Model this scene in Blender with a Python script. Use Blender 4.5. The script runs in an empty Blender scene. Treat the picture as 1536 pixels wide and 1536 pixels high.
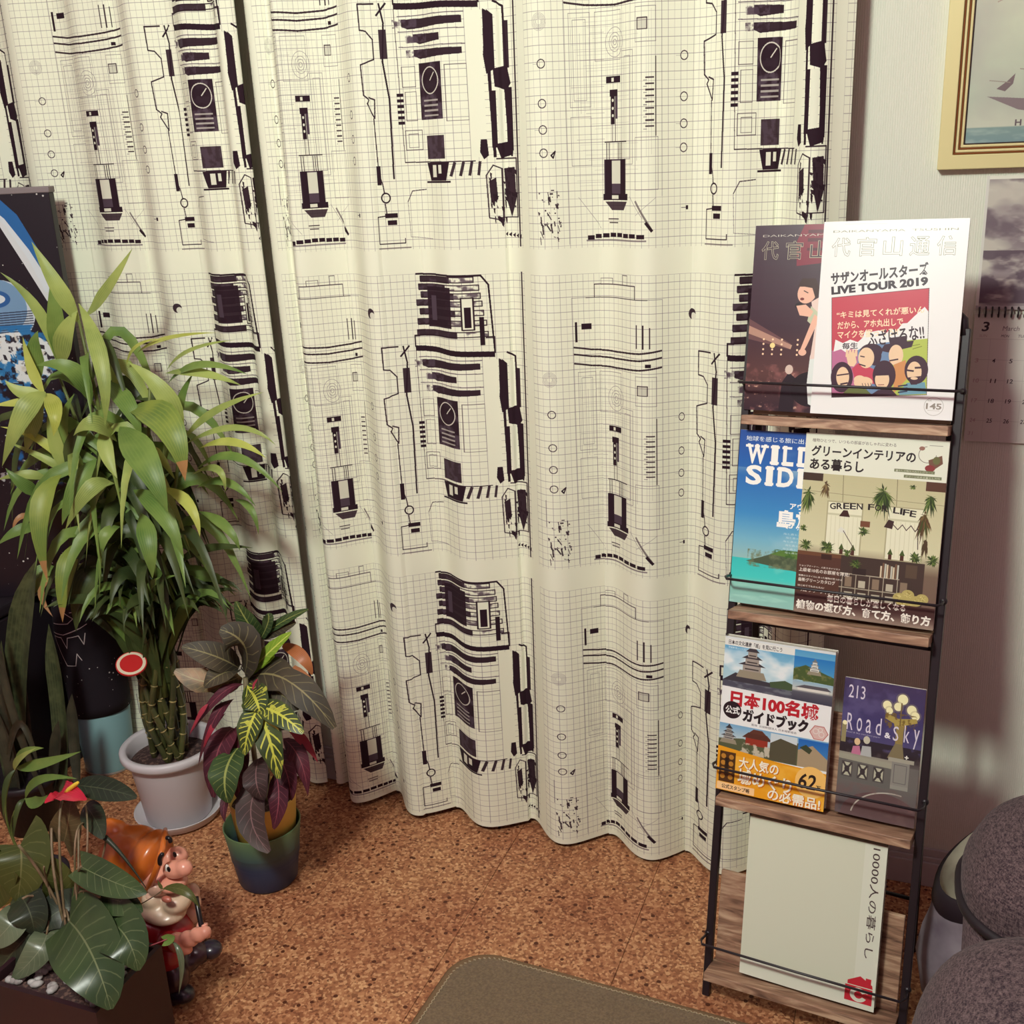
import bpy, math, random
import numpy as np
from mathutils import Vector, Matrix
random.seed(7); RNG = np.random.RandomState(7)
SC = bpy.context.scene; COL = SC.collection
# ---------------------------------------------------------------- camera, light, exposure
CAMH = 1.35
FPX = 1656.0
_d = np.array([220., 5000., FPX]); _d /= np.linalg.norm(_d)          # world down seen from the camera
_l = np.array([-4470., -378., FPX]); _l -= _l.dot(_d)*_d; _l /= np.linalg.norm(_l)
AX, AZ = -_l, -_d; AY = np.cross(AZ, AX)
ROT = np.array([AX, AY, AZ])                                           # (right, down, forward) -> world
cam_d = bpy.data.cameras.new('camera'); cam = bpy.data.objects.new('camera', cam_d); COL.objects.link(cam)
cam_d.sensor_width = 36; cam_d.lens = 36*FPX/1536; cam_d.clip_start = .05
_m = np.column_stack([ROT[:, 0], -ROT[:, 1], -ROT[:, 2]])
M4 = Matrix([[*_m[i], [0, 0, CAMH][i]] for i in range(3)] + [[0, 0, 0, 1]])
cam.matrix_world = M4
SC.camera = cam
w = bpy.data.worlds.new('world'); SC.world = w; w.use_nodes = True
w.node_tree.nodes['Background'].inputs[0].default_value = (.95, .88, .92, 1)
w.node_tree.nodes['Background'].inputs[1].default_value = .25
lamp_d = bpy.data.lights.new('ceiling_lamp', 'POINT'); lamp = bpy.data.objects.new('ceiling_lamp', lamp_d); COL.objects.link(lamp)
lamp.location = (-.66, -.08, 2.22); lamp_d.shadow_soft_size = .13; lamp_d.energy = 90; lamp_d.color = (.885, 1, .875)
SC.view_settings.view_transform = 'Standard'; SC.view_settings.look = 'None'
SC.view_settings.gamma = 1; SC.view_settings.use_curve_mapping = False
SC.view_settings.exposure = 0.80
SC.cycles.use_denoising = True; SC.cycles.max_bounces = 8; SC.cycles.sample_clamp_indirect = 6

def ray(px, py): return ROT @ np.array([px-768, py-768, FPX])/FPX
def at(px, py, Y):                                                     # point of the photo on the vertical plane y = Y
    r = ray(px, py); return Vector(r*(Y/r[1])) + Vector((0, 0, CAMH))
def ground(px, py, z=0.0):
    r = ray(px, py); return Vector(r*((z-CAMH)/r[2])) + Vector((0, 0, CAMH))
def depth(P):
    return float(ROT[:, 2].dot(np.array(P)-np.array([0, 0, CAMH])))
CAMV = Vector((0, 0, CAMH))

# ---------------------------------------------------------------- helpers: objects
def tag(o, label=None, cat=None, group=None, kind=None):
    if label: o['label'] = label
    if cat: o['category'] = cat
    if group: o['group'] = group
    if kind: o['kind'] = kind
    return o
def thing(name, loc, label, cat, group=None):
    o = bpy.data.objects.new(name, None); o.location = loc; o.empty_display_size = .05; COL.objects.link(o)
    return tag(o, label, cat, group)
def wloc(o):
    v = Vector((0, 0, 0))
    while o: v += o.location; o = o.parent
    return v
def mesh(name, V, F, mat, parent=None, smooth=True, uv=None, loc=None, fm=None):
    """V in world coordinates; the object's origin is its parent's origin (or loc)"""
    me = bpy.data.meshes.new(name)
    base = wloc(parent) if parent else Vector(loc or (0, 0, 0))
    me.from_pydata([tuple(Vector(v)-base) for v in V], [], [tuple(f) for f in F])
    for m in (mat if isinstance(mat, (list, tuple)) else [mat]): me.materials.append(m)
    if fm: me.polygons.foreach_set('material_index', fm)
    if smooth: me.polygons.foreach_set('use_smooth', [True]*len(F))
    if uv:
        l = me.uv_layers.new(name='UVMap')
        l.data.foreach_set('uv', [c for f in F for i in f for c in uv[i]])
    me.update()
    o = bpy.data.objects.new(name, me); COL.objects.link(o)
    if parent: o.parent = parent
    else: o.location = base
    return o
def bevel(o, wd, seg=2):
    m = o.modifiers.new('bevel', 'BEVEL'); m.width = wd; m.segments = seg; m.limit_method = 'ANGLE'; return o
def obox(c, ax, hs):
    """box about c with axes ax and half sizes hs"""
    c = Vector(c); V = []
    for i in (-1, 1):
        for j in (-1, 1):
            for k in (-1, 1): V.append(c + ax[0]*hs[0]*i + ax[1]*hs[1]*j + ax[2]*hs[2]*k)
    F = [(0, 1, 3, 2), (4, 6, 7, 5), (0, 4, 5, 1), (2, 3, 7, 6), (0, 2, 6, 4), (1, 5, 7, 3)]
    if ax[0].cross(ax[1]).dot(ax[2]) < 0: F = [f[::-1] for f in F]
    return V, F
WAX = (Vector((1, 0, 0)), Vector((0, 1, 0)), Vector((0, 0, 1)))
def wbox(x0, x1, y0, y1, z0, z1):
    return obox(((x0+x1)/2, (y0+y1)/2, (z0+z1)/2), WAX, ((x1-x0)/2, (y1-y0)/2, (z1-z0)/2))
def join(*parts):
    V, F = [], []
    for v, f in parts:
        n = len(V); V += list(v); F += [tuple(i+n for i in q) for q in f]
    return V, F
def lathe(c, prof, n=40, ax=WAX):
    """prof: list of (r, z) in order; ends with r=0 close"""
    c = Vector(c); V, F = [], []
    for r, z in prof:
        for k in range(n):
            a = 2*math.pi*k/n; V.append(c + ax[0]*r*math.cos(a) + ax[1]*r*math.sin(a) + ax[2]*z)
    for i in range(len(prof)-1):
        for k in range(n):
            a, b = i*n+k, i*n+(k+1) % n
            F.append((a, b, b+n, a+n))
    return V, F
def tube(pts, rad, n=8, cap=True):
    pts = [Vector(p) for p in pts]; rad = rad if isinstance(rad, (list, tuple)) else [rad]*len(pts)
    V, F = [], []; up = None
    for i, p in enumerate(pts):
        t = (pts[min(i+1, len(pts)-1)] - pts[max(i-1, 0)]).normalized()
        if up is None: up = t.orthogonal().normalized()
        up = (up - t*up.dot(t)); up = up.normalized() if up.length > 1e-6 else t.orthogonal().normalized()
        s = t.cross(up)
        for k in range(n):
            a = 2*math.pi*k/n; V.append(p + (up*math.cos(a) + s*math.sin(a))*rad[i])
    for i in range(len(pts)-1):
        for k in range(n):
            a, b = i*n+k, i*n+(k+1) % n; F.append((a, b, b+n, a+n))
    if cap: F.append(tuple(range(n))[::-1]); F.append(tuple(range((len(pts)-1)*n, len(pts)*n)))
    return V, F
def bez(p0, p1, p2, n=8):
    """curve through p0, p1 (at half way), p2"""
    p0, p1, p2 = Vector(p0), Vector(p1), Vector(p2); c = p1*2 - (p0+p2)*.5
    return [p0*(1-t)**2 + c*2*t*(1-t) + p2*t*t for t in [i/n for i in range(n+1)]]
def ellip(c, r, rot=None, nu=20, nv=12, e=1.0):
    c = Vector(c); V, F = [], []; R = rot or Matrix.Identity(3)
    sp = lambda x: math.copysign(abs(x)**e, x)
    for i in range(nv+1):
        th = math.pi*i/nv
        for k in range(nu):
            a = 2*math.pi*k/nu
            V.append(c + R @ Vector((r[0]*sp(math.sin(th))*sp(math.cos(a)), r[1]*sp(math.sin(th))*sp(math.sin(a)), r[2]*sp(math.cos(th)))))
    for i in range(nv):
        for k in range(nu):
            a, b = i*nu+k, i*nu+(k+1) % nu; F.append((a, a+nu, b+nu, b))
    return V, F
def blob(name, parts, mat, parent, voxel=.004, smooth=6, decim=None):
    """union of closed lumps grown together into one skin"""
    V, F = join(*parts)
    o = mesh(name, V, F, mat, parent)
    m = o.modifiers.new('r', 'REMESH'); m.mode = 'VOXEL'; m.voxel_size = voxel
    s = o.modifiers.new('s', 'SMOOTH'); s.iterations = smooth; s.factor = .5
    bpy.context.view_layer.update()
    ev = o.evaluated_get(bpy.context.evaluated_depsgraph_get())
    me = bpy.data.meshes.new_from_object(ev); o.modifiers.clear(); o.data = me
    me.polygons.foreach_set('use_smooth', [True]*len(me.polygons))
    if not me.materials: me.materials.append(mat)
    return o

# ---------------------------------------------------------------- helpers: materials
def srgb(r, g, b):
    f = lambda c: (c/255/12.92 if c/255 <= .04045 else ((c/255+.055)/1.055)**2.4)
    return (f(r), f(g), f(b), 1)
def mat(name, col, rough=.6, col2=None, scale=20, bump=0, bscale=200, spec=.4, metal=0, stretch=(1, 1, 1), detail=4, sharp=None, coat=0, trans=0, sheen=0):
    m = bpy.data.materials.new(name); m.use_nodes = True; N = m.node_tree.nodes; L = m.node_tree.links; B = N['Principled BSDF']
    B.inputs['Base Color'].default_value = col; B.inputs['Roughness'].default_value = rough
    B.inputs['Specular IOR Level'].default_value = spec; B.inputs['Metallic'].default_value = metal
    B.inputs['Coat Weight'].default_value = coat; B.inputs['Sheen Weight'].default_value = sheen
    if trans: B.inputs['Transmission Weight'].default_value = trans
    tc = N.new('ShaderNodeTexCoord'); mp = N.new('ShaderNodeMapping'); L.new(tc.outputs['Object'], mp.inputs[0]); mp.inputs['Scale'].default_value = stretch
    if col2:
        n = N.new('ShaderNodeTexNoise'); n.inputs['Scale'].default_value = scale; n.inputs['Detail'].default_value = detail; L.new(mp.outputs[0], n.inputs[0])
        r = N.new('ShaderNodeValToRGB'); lo, hi = sharp or (.35, .65)
        r.color_ramp.elements[0].position = lo; r.color_ramp.elements[1].position = hi
        r.color_ramp.elements[0].color = col; r.color_ramp.elements[1].color = col2
        L.new(n.outputs[0], r.inputs[0]); L.new(r.outputs[0], B.inputs['Base Color'])
    if bump:
        n = N.new('ShaderNodeTexNoise'); n.inputs['Scale'].default_value = bscale; n.inputs['Detail'].default_value = 3; L.new(mp.outputs[0], n.inputs[0])
        b = N.new('ShaderNodeBump'); b.inputs['Strength'].default_value = bump; b.inputs['Distance'].default_value = .002
        L.new(n.outputs[0], b.inputs['Height']); L.new(b.outputs[0], B.inputs['Normal'])
    return m

# ---------------------------------------------------------------- helpers: drawing print in numpy
class Canvas:
    """w x h in units, drawn at s samples per unit; origin top left"""
    def __init__(c, w, h, s, bg=(255, 255, 255)):
        c.w, c.h, c.s = w, h, s; c.W, c.H = int(w*s), int(h*s)
        c.a = np.zeros((c.H, c.W, 3), np.float32); c.a[:] = bg
    def poly(c, pts, col, al=1.0):
        P = np.array(pts, float)*c.s
        x0, y0 = np.floor(P.min(0)).astype(int); x1, y1 = np.ceil(P.max(0)).astype(int)
        x0, y0 = max(x0, 0), max(y0, 0); x1, y1 = min(x1+1, c.W), min(y1+1, c.H)
        if x1 <= x0 or y1 <= y0: return
        X, Y = np.meshgrid(np.arange(x0, x1)+.5, np.arange(y0, y1)+.5); ins = np.zeros(X.shape, bool)
        n = len(P)
        for i in range(n):
            ax, ay = P[i]; bx, by = P[(i+1) % n]
            if ay == by: continue
            cnd = (ay > Y) != (by > Y)
            ins ^= cnd & (X < (bx-ax)*(Y-ay)/(by-ay)+ax)
        sub = c.a[y0:y1, x0:x1]; sub[ins] = sub[ins]*(1-al) + np.array(col, np.float32)*al
    def rect(c, x0, y0, x1, y1, col, al=1.0):
        X0, Y0, X1, Y1 = [int(round(max(v, 0)*c.s)) for v in (x0, y0, x1, y1)]
        c.a[Y0:Y1, X0:X1] = c.a[Y0:Y1, X0:X1]*(1-al) + np.array(col, np.float32)*al
    def line(c, pts, wd, col, al=1.0, close=False):
        pts = [np.array(p, float) for p in pts]
        if close: pts = pts+[pts[0]]
        for a, b in zip(pts[:-1], pts[1:]):
            d = b-a; L = np.hypot(*d)
            if L < 1e-9: continue
            d /= L; n = np.array([-d[1], d[0]])*max(wd, 1.1/c.s)/2; e = d*wd*.3
            c.poly([a-e+n, b+e+n, b+e-n, a-e-n], col, al)
    def ell(c, x, y, rx, ry, col, al=1.0, rot=0, n=28):
        t = np.linspace(0, 2*np.pi, n, endpoint=False); cs, sn = math.cos(rot), math.sin(rot)
        c.poly([(x+rx*math.cos(q)*cs-ry*math.sin(q)*sn, y+rx*math.cos(q)*sn+ry*math.sin(q)*cs) for q in t], col, al)
    def ring(c, x, y, rx, ry, wd, col, al=1.0, a0=0, a1=6.2832):
        t = np.linspace(a0, a1, 30); c.line([(x+rx*math.cos(q), y+ry*math.sin(q)) for q in t], wd, col, al)
    def grad(c, x0, y0, x1, y1, stops):
        X0, Y0, X1, Y1 = [int(round(v*c.s)) for v in (x0, y0, x1, y1)]; t = np.linspace(0, 1, Y1-Y0)
        sp = [s[0] for s in stops]; g = np.stack([np.interp(t, sp, [s[1][k] for s in stops]) for k in range(3)], 1)
        c.a[Y0:Y1, X0:X1] = g[:, None, :]
    def noise(c, x0, y0, x1, y1, cell, col, lo=.5, hi=.8, al=1.0, sx=1.0, seed=0):
        """cloud-like patches of a colour"""
        X0, Y0, X1, Y1 = [int(round(v*c.s)) for v in (x0, y0, x1, y1)]; h, wd = Y1-Y0, X1-X0; f = np.zeros((h, wd)); rs = np.random.RandomState(seed+int(x0*7+y0*13)); tot = 0
        for o in range(4):
            cs = max(cell*c.s/2**o, 2); gh, gw = int(h/cs)+3, int(wd/cs/sx)+3; g = rs.rand(gh, gw)
            yy = np.linspace(0, h/cs, h); xx = np.linspace(0, wd/cs/sx, wd); yi, xi = yy.astype(int), xx.astype(int); fy, fx = (yy-yi)[:, None], (xx-xi)[None]
            fy = fy*fy*(3-2*fy); fx = fx*fx*(3-2*fx)
            v = (g[yi][:, xi]*(1-fy)+g[yi+1][:, xi]*fy)*(1-fx)+(g[yi][:, xi+1]*(1-fy)+g[yi+1][:, xi+1]*fy)*fx
            f += v/2**o; tot += 1/2**o
        k = (np.clip((f/tot-lo)/(hi-lo), 0, 1)*al)[..., None]
        c.a[Y0:Y1, X0:X1] = c.a[Y0:Y1, X0:X1]*(1-k) + np.array(col, np.float32)*k
    def text(c, s, x0, y0, x1, y1, col, bold=0., rot=0., outline=None, shear=0., al=1.0, vert=False):
        """s fitted into the box, then turned by rot (radians, clockwise) about (x0, y1)"""
        def tris(off):
            cu = bpy.data.curves.new('t', 'FONT'); cu.body = s; cu.offset = off; cu.resolution_u = 3
            o = bpy.data.objects.new('t', cu); COL.objects.link(o); bpy.context.view_layer.update()
            ev = o.evaluated_get(bpy.context.evaluated_depsgraph_get()); me = ev.to_mesh(); me.calc_loop_triangles()
            v = np.zeros(len(me.vertices)*3); me.vertices.foreach_get('co', v); v = v.reshape(-1, 3)[:, :2]
            t = np.zeros(len(me.loop_triangles)*3, int); me.loop_triangles.foreach_get('vertices', t)
            ev.to_mesh_clear(); bpy.data.objects.remove(o); bpy.data.curves.remove(cu)
            return v, t.reshape(-1, 3)
        v0, t0 = tris(0.)
        if not len(v0): return
        mn, mx = v0.min(0), v0.max(0); ext = np.maximum(mx-mn, 1e-3)
        def put(v, t, col):
            q = (v-mn)/ext; X = x0+q[:, 0]*(x1-x0) + shear*q[:, 1]*(y1-y0); Y = y1-q[:, 1]*(y1-y0)
            dx, dy = X-x0, Y-y1; cs, sn = math.cos(rot), math.sin(rot)
            P = np.stack([x0+dx*cs-dy*sn, y1+dx*sn+dy*cs], 1)*c.s; cl = np.array(col, np.float32)
            for a, b, d in t:
                A, B, D = P[a], P[b], P[d]
                lx, ly = int(max(min(A[0], B[0], D[0]), 0)), int(max(min(A[1], B[1], D[1]), 0)); hx, hy = int(min(max(A[0], B[0], D[0])+1.5, c.W)), int(min(max(A[1], B[1], D[1])+1.5, c.H))
                if hx <= lx or hy <= ly: continue
                XX = np.arange(lx, hx)[None]+.5; YY = np.arange(ly, hy)[:, None]+.5
                e1 = (B[0]-A[0])*(YY-A[1])-(B[1]-A[1])*(XX-A[0]); e2 = (D[0]-B[0])*(YY-B[1])-(D[1]-B[1])*(XX-B[0]); e3 = (A[0]-D[0])*(YY-D[1])-(A[1]-D[1])*(XX-D[0])
                k = ((e1 >= 0) & (e2 >= 0) & (e3 >= 0)) | ((e1 <= 0) & (e2 <= 0) & (e3 <= 0))
                sub = c.a[ly:hy, lx:hx]; sub[k] = sub[k]*(1-al) + cl*al
        if outline:
            v1, t1 = tris(.02); put(v1, t1, col); put(v0, t0, outline); return
        if bold: v1, t1 = tris(bold); put(v1, t1, col)
        put(v0, t0, col)
    def image(c, name):
        im = bpy.data.images.new(name, c.W, c.H); px = np.ones((c.H, c.W, 4), np.float32); px[..., :3] = np.clip(c.a[::-1]/255, 0, 1)
        im.pixels.foreach_set(px.ravel()); im.update(); im.pack(); return im
def print_mat(name, cv, rough=.35, ext='EXTEND', bump=0, coat=0, spec=.4, tint=None):
    m = bpy.data.materials.new(name); m.use_nodes = True; N = m.node_tree.nodes; L = m.node_tree.links; B = N['Principled BSDF']
    t = N.new('ShaderNodeTexImage'); t.image = cv.image(name); t.extension = ext; t.interpolation = 'Linear'
    u = N.new('ShaderNodeUVMap'); L.new(u.outputs[0], t.inputs[0]); L.new(t.outputs[0], B.inputs['Base Color'])
    B.inputs['Roughness'].default_value = rough; B.inputs['Coat Weight'].default_value = coat; B.inputs['Specular IOR Level'].default_value = spec
    if bump:
        tc = N.new('ShaderNodeTexCoord'); n = N.new('ShaderNodeTexNoise'); n.inputs['Scale'].default_value = 600; L.new(tc.outputs['Object'], n.inputs[0])
        b = N.new('ShaderNodeBump'); b.inputs['Strength'].default_value = bump; b.inputs['Distance'].default_value = .001; L.new(n.outputs[0], b.inputs['Height']); L.new(b.outputs[0], B.inputs['Normal'])
    return m
#@@BODY
# ---------------------------------------------------------------- room
WALLY = 1.90
def wallpaper():
    m = mat('wallpaper', srgb(222, 221, 206), .85, spec=.2); N = m.node_tree.nodes; L = m.node_tree.links; B = N['Principled BSDF']
    tc = N.new('ShaderNodeTexCoord'); mp = N.new('ShaderNodeMapping'); L.new(tc.outputs['Object'], mp.inputs[0]); mp.inputs['Scale'].default_value = (1, 1, .45)
    n = N.new('ShaderNodeTexNoise'); n.inputs['Scale'].default_value = 520; n.inputs['Detail'].default_value = 2; L.new(mp.outputs[0], n.inputs[0])
    wv = N.new('ShaderNodeTexWave'); wv.inputs['Scale'].default_value = 90; wv.inputs['Distortion'].default_value = 3; wv.inputs['Detail Scale'].default_value = 4; L.new(mp.outputs[0], wv.inputs[0])
    a = N.new('ShaderNodeMath'); a.operation = 'ADD'; L.new(n.outputs[0], a.inputs[0]); L.new(wv.outputs[1], a.inputs[1])
    b = N.new('ShaderNodeBump'); b.inputs['Strength'].default_value = .35; b.inputs['Distance'].default_value = .0012; L.new(a.outputs[0], b.inputs['Height']); L.new(b.outputs[0], B.inputs['Normal'])
    return m
M_wall = wallpaper(); M_white = mat('white_paint', srgb(205, 200, 196), .5)
M_room = mat('room_bounce_tint', srgb(160, 126, 142), .85, spec=.2)  # unseen walls and ceiling, tinted rose to turn the bounced light purplish
X0, X1, Y0, Y1, ZC = -2.7, 1.35, -2.2, WALLY, 2.4
def struct(name, vf, m, **k):
    o = mesh(name, vf[0], vf[1], m, smooth=False, **k); o['kind'] = 'structure'; return o
struct('wall_back', wbox(X0-.1, X1+.1, Y1, Y1+.1, 0, ZC), M_wall)
struct('wall_left', wbox(X0-.1, X0, Y0, Y1, 0, ZC), M_room)
struct('wall_right', wbox(X1, X1+.1, Y0, Y1, 0, ZC), M_room)
struct('wall_front', wbox(X0-.1, X1+.1, Y0-.1, Y0, 0, ZC), M_room)
struct('ceiling', wbox(X0-.1, X1+.1, Y0-.1, Y1+.1, ZC, ZC+.1), M_room)
def cork_mat():
    m = bpy.data.materials.new('cork'); m.use_nodes = True; N = m.node_tree.nodes; L = m.node_tree.links; B = N['Principled BSDF']
    g = N.new('ShaderNodeNewGeometry'); oi = N.new('ShaderNodeObjectInfo')
    def ramp(f, st):
        r = N.new('ShaderNodeValToRGB'); e = r.color_ramp.elements
        while len(e) < len(st): e.new(.5)
        for q, (p, c) in zip(e, st): q.position = p; q.color = c
        L.new(f, r.inputs[0]); return r.outputs[0]
    def mix(a, b, f, ty='MIX'):
        x = N.new('ShaderNodeMix'); x.data_type = 'RGBA'; x.blend_type = ty; L.new(a, x.inputs[6]); L.new(b, x.inputs[7])
        if isinstance(f, float): x.inputs[0].default_value = f
        else: L.new(f, x.inputs[0])
        return x.outputs[2]
    v = N.new('ShaderNodeTexVoronoi'); v.inputs['Scale'].default_value = 210; v.inputs['Randomness'].default_value = 1; L.new(g.outputs['Position'], v.inputs[0])
    sep = N.new('ShaderNodeSeparateColor'); L.new(v.outputs['Color'], sep.inputs[0])
    base = ramp(sep.outputs[0], [(0, srgb(128, 80, 54)), (.3, srgb(162, 106, 72)), (.65, srgb(186, 130, 90)), (1, srgb(218, 170, 124))])
    n = N.new('ShaderNodeTexNoise'); n.inputs['Scale'].default_value = 5; n.inputs['Detail'].default_value = 4; L.new(g.outputs['Position'], n.inputs[0])
    base = mix(base, ramp(n.outputs[0], [(.35, srgb(225, 205, 205)), (.65, (1, 1, 1, 1))]), .8, 'MULTIPLY')
    v2 = N.new('ShaderNodeTexVoronoi'); v2.inputs['Scale'].default_value = 75; L.new(g.outputs['Position'], v2.inputs[0])
    s2 = N.new('ShaderNodeSeparateColor'); L.new(v2.outputs['Color'], s2.inputs[0])
    a = N.new('ShaderNodeMath'); a.operation = 'GREATER_THAN'; a.inputs[1].default_value = .80; L.new(s2.outputs[1], a.inputs[0])
    b = N.new('ShaderNodeMath'); b.operation = 'LESS_THAN'; b.inputs[1].default_value = .30; L.new(v2.outputs['Distance'], b.inputs[0])
    c = N.new('ShaderNodeMath'); c.operation = 'MULTIPLY'; L.new(a.outputs[0], c.inputs[0]); L.new(b.outputs[0], c.inputs[1])
    dk = N.new('ShaderNodeRGB'); dk.outputs[0].default_value = srgb(84, 40, 22)
    base = mix(base, dk.outputs[0], c.outputs[0])
    L.new(base, B.inputs['Base Color']); B.inputs['Roughness'].default_value = .55; B.inputs['Specular IOR Level'].default_value = .35
    bp = N.new('ShaderNodeBump'); bp.inputs['Strength'].default_value = .25; bp.inputs['Distance'].default_value = .001; L.new(sep.outputs[0], bp.inputs['Height']); L.new(bp.outputs[0], B.inputs['Normal'])
    return m
M_cork = cork_mat()
floor = struct('floor', wbox(X0-.1, X1+.1, Y0-.1, Y1+.1, -.1, -.006), mat('subfloor', srgb(90, 52, 32), .8))
TS = .3; first = None
ix0, ix1 = math.floor((X0+.733)/TS), math.ceil((X1+.733)/TS); iy0 = math.floor((Y0-1.73)/TS)
for ix in range(ix0, ix1):
    for iy in range(iy0, 1):
        cx, cy = -.733+TS*(ix+.5), 1.73+TS*(iy+.5)
        if first is None:
            v, f = [], []
            h = TS/2-.0004
            for (q, z) in ((h, -.006), (h, -.0006), (h-.0008, 0)): v += [(cx-q, cy-q, z), (cx+q, cy-q, z), (cx+q, cy+q, z), (cx-q, cy+q, z)]
            for k in (0, 4):
                for j in range(4): f.append((k+j, k+(j+1) % 4, k+4+(j+1) % 4, k+4+j))
            f.append((8, 9, 10, 11))
            first = mesh('cork_tile', [Vector(p)-Vector((cx, cy, 0)) for p in v], f, M_cork, floor, smooth=False); o = first
        else:
            o = first.copy(); COL.objects.link(o)
        o.location = (cx, cy, 0)
# baseboard: a flat board with two stepped mouldings
bb = struct('baseboard_back', join(wbox(X0, X1, Y1-.012, Y1, 0, .052), wbox(X0, X1, Y1-.009, Y1, .052, .062), wbox(X0, X1, Y1-.006, Y1, .062, .078)), mat('baseboard_white', srgb(190, 184, 184), .45)); bevel(bb, .0015)

# ---------------------------------------------------------------- curtain print (plain machine drawing on squared paper)
INK, INK2, LNE = (44, 26, 36), (80, 64, 76), (122, 108, 114)
def curtain_print():
    c = Canvas(700, 573, 2.2, (236, 236, 214))
    gx0, gx1, gy0, gy1 = 12, 688, 22, 551; p = 12.5
    k = 0; x = gx0
    while x <= gx1: c.line([(x, gy0), (x, gy1)], .75, LNE, .55); x += p
    y = gy0
    while y <= gy1: c.line([(gx0, y), (gx1, y)], .75, LNE, .62); y += p
    # --- small rings and a bolt
    for X in (52, 356):
        for Y in (262, 322, 362, 398): c.ring(X, Y, 7, 6.5, 1.6, INK, .8); c.line([(X-16, Y), (X-7, Y)], .8, INK2, .6)
    for q in range(5): c.ring(50, 200, 5+q*2, 5+q*2, .7, INK2, .35)
    c.ell(380, 88, 9, 9, INK, .9); c.ell(384, 92, 6, 6, (220, 218, 200))
    c.line([(66, 402), (74, 396), (70, 406), (66, 402)], 2.5, INK)
    # --- front view, thin lines: a squared tank with a hatch, louvres and a piston
    c.line([(98, 545), (98, 62), (312, 62), (312, 470)], .9, INK2, .55)
    c.line([(150, 62), (150, 40), (260, 40), (260, 62)], 1.6, INK, .8); c.line([(130, 62), (284, 62)], 1.5, INK, .8); c.line([(168, 40), (168, 30), (196, 30), (196, 40)], 1.2, INK, .7); c.line([(226, 40), (226, 24), (240, 24), (240, 40)], 1.2, INK, .7)
    for i, Y in enumerate((146, 158, 174)): c.line([(100, Y), (140, Y+5), (205, Y+8), (270, Y+5), (310, Y)], 3.0, INK, .92)
    c.line([(106, 104), (106, 136)], 5, INK); c.rect(118, 106, 142, 116, INK); c.line([(264, 104), (264, 142)], 2.4, INK, .9); c.line([(276, 104), (276, 142)], 3.2, INK, .9); c.line([(288, 108), (288, 142)], 2, INK, .8)
    for x0, y0, x1, y1 in ((108, 190, 150, 330), (116, 200, 142, 320), (108, 345, 150, 420), (262, 190, 300, 240), (262, 380, 304, 460), (225, 250, 255, 420), (232, 258, 248, 412), (160, 190, 220, 262)):
        c.line([(x0, y0), (x1, y0), (x1, y1), (x0, y1)], .9, INK2, .6, True)
    for X in range(112, 300, 9): c.line([(X, 190+(X*7) % 40), (X, 330+(X*13) % 120)], .6, INK2, .33)
    for Y in range(196, 460, 8): c.line([(110+(Y*7) % 50, Y), (180+(Y*11) % 110, Y)], .6, INK2, .30)
    for q in (4, 9, 14, 22): c.ring(205, 236, q, q, .9, INK2, .5)
    for i in range(9): Y = 292+i*9; c.line([(282, Y), (296, Y)], 2.4, INK, .85); c.line([(278, Y+4), (284, Y+4)], 1, INK2, .7)
    c.line([(300, 262), (300, 378)], 2.2, INK, .9); c.rect(266, 206, 284, 222, INK, .15); c.line([(266, 206), (284, 206), (284, 222), (266, 222)], 1.6, INK, .8, True); c.rect(280, 168, 290, 174, INK)
    c.rect(184, 286, 220, 296, INK); c.rect(196, 288, 202, 294, (225, 223, 204))
    c.rect(192, 306, 212, 316, INK); c.rect(194, 316, 204, 358, INK); c.rect(205, 316, 212, 350, INK2)
    for Y in (322, 334, 345): c.ell(199, Y, 2.4, 2.4, (226, 224, 206))
    c.line([(197, 358), (197, 385)], 1.6, INK, .8); c.line([(206, 350), (206, 385)], 1.6, INK, .8)
    c.line([(180, 385), (238, 385)], 2, INK); 
    for X in (184, 190, 214, 219, 224): c.line([(X, 387), (X, 412)], 1.8, INK, .9)
    c.rect(178, 412, 236, 466, INK2); c.rect(180, 412, 196, 466, INK); c.rect(196, 414, 220, 450, (214, 212, 194)); c.rect(220, 412, 236, 466, INK)
    c.rect(176, 466, 242, 476, INK); c.rect(196, 468, 214, 474, (220, 218, 200)); c.poly([(180, 478), (240, 478), (230, 492), (196, 492)], INK, .85)
    c.line([(188, 506), (214, 506)], 1.8, INK, .85); c.line([(190, 512), (212, 512)], 1.8, INK, .85)
    for i in range(8): X = 138+i*18; Y = 528+[4, 2, 1, 0, 0, 1, 1, 2][i]; c.rect(X, Y, X+15, Y+7, INK)
    c.line([(136, 540), (282, 540)], 3, INK2, .6); c.line([(262, 478), (290, 520)], 3.6, INK, .55); c.line([(282, 512), (292, 524)], 5, INK)
    c.line([(248, 470), (276, 505)], .8, INK2, .5); c.line([(120, 470), (170, 520)], .8, INK2, .4); c.line([(300, 472), (262, 500)], .8, INK2, .4)
    # --- scribbled stamp
    rs = np.random.RandomState(3)
    for i in range(46):
        X, Y = 38+rs.rand()*44, 455+rs.rand()*80; a, b = rs.rand()*9, rs.rand()*14
        c.line([(X, Y), (X+(a if i % 2 else 1), Y+(b if i % 3 else 0))], 1+rs.rand()*2.2, INK, .85)
    c.line([(36, 420), (36, 470)], 1.2, INK2, .6)
    # --- jagged side profile
    c.line([(430, 150), (398, 150), (399, 190), (412, 192), (424, 205), (424, 236), (396, 244), (398, 292), (408, 300), (404, 306), (418, 330), (420, 300), (408, 296)], 2.4, INK, .92)
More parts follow.
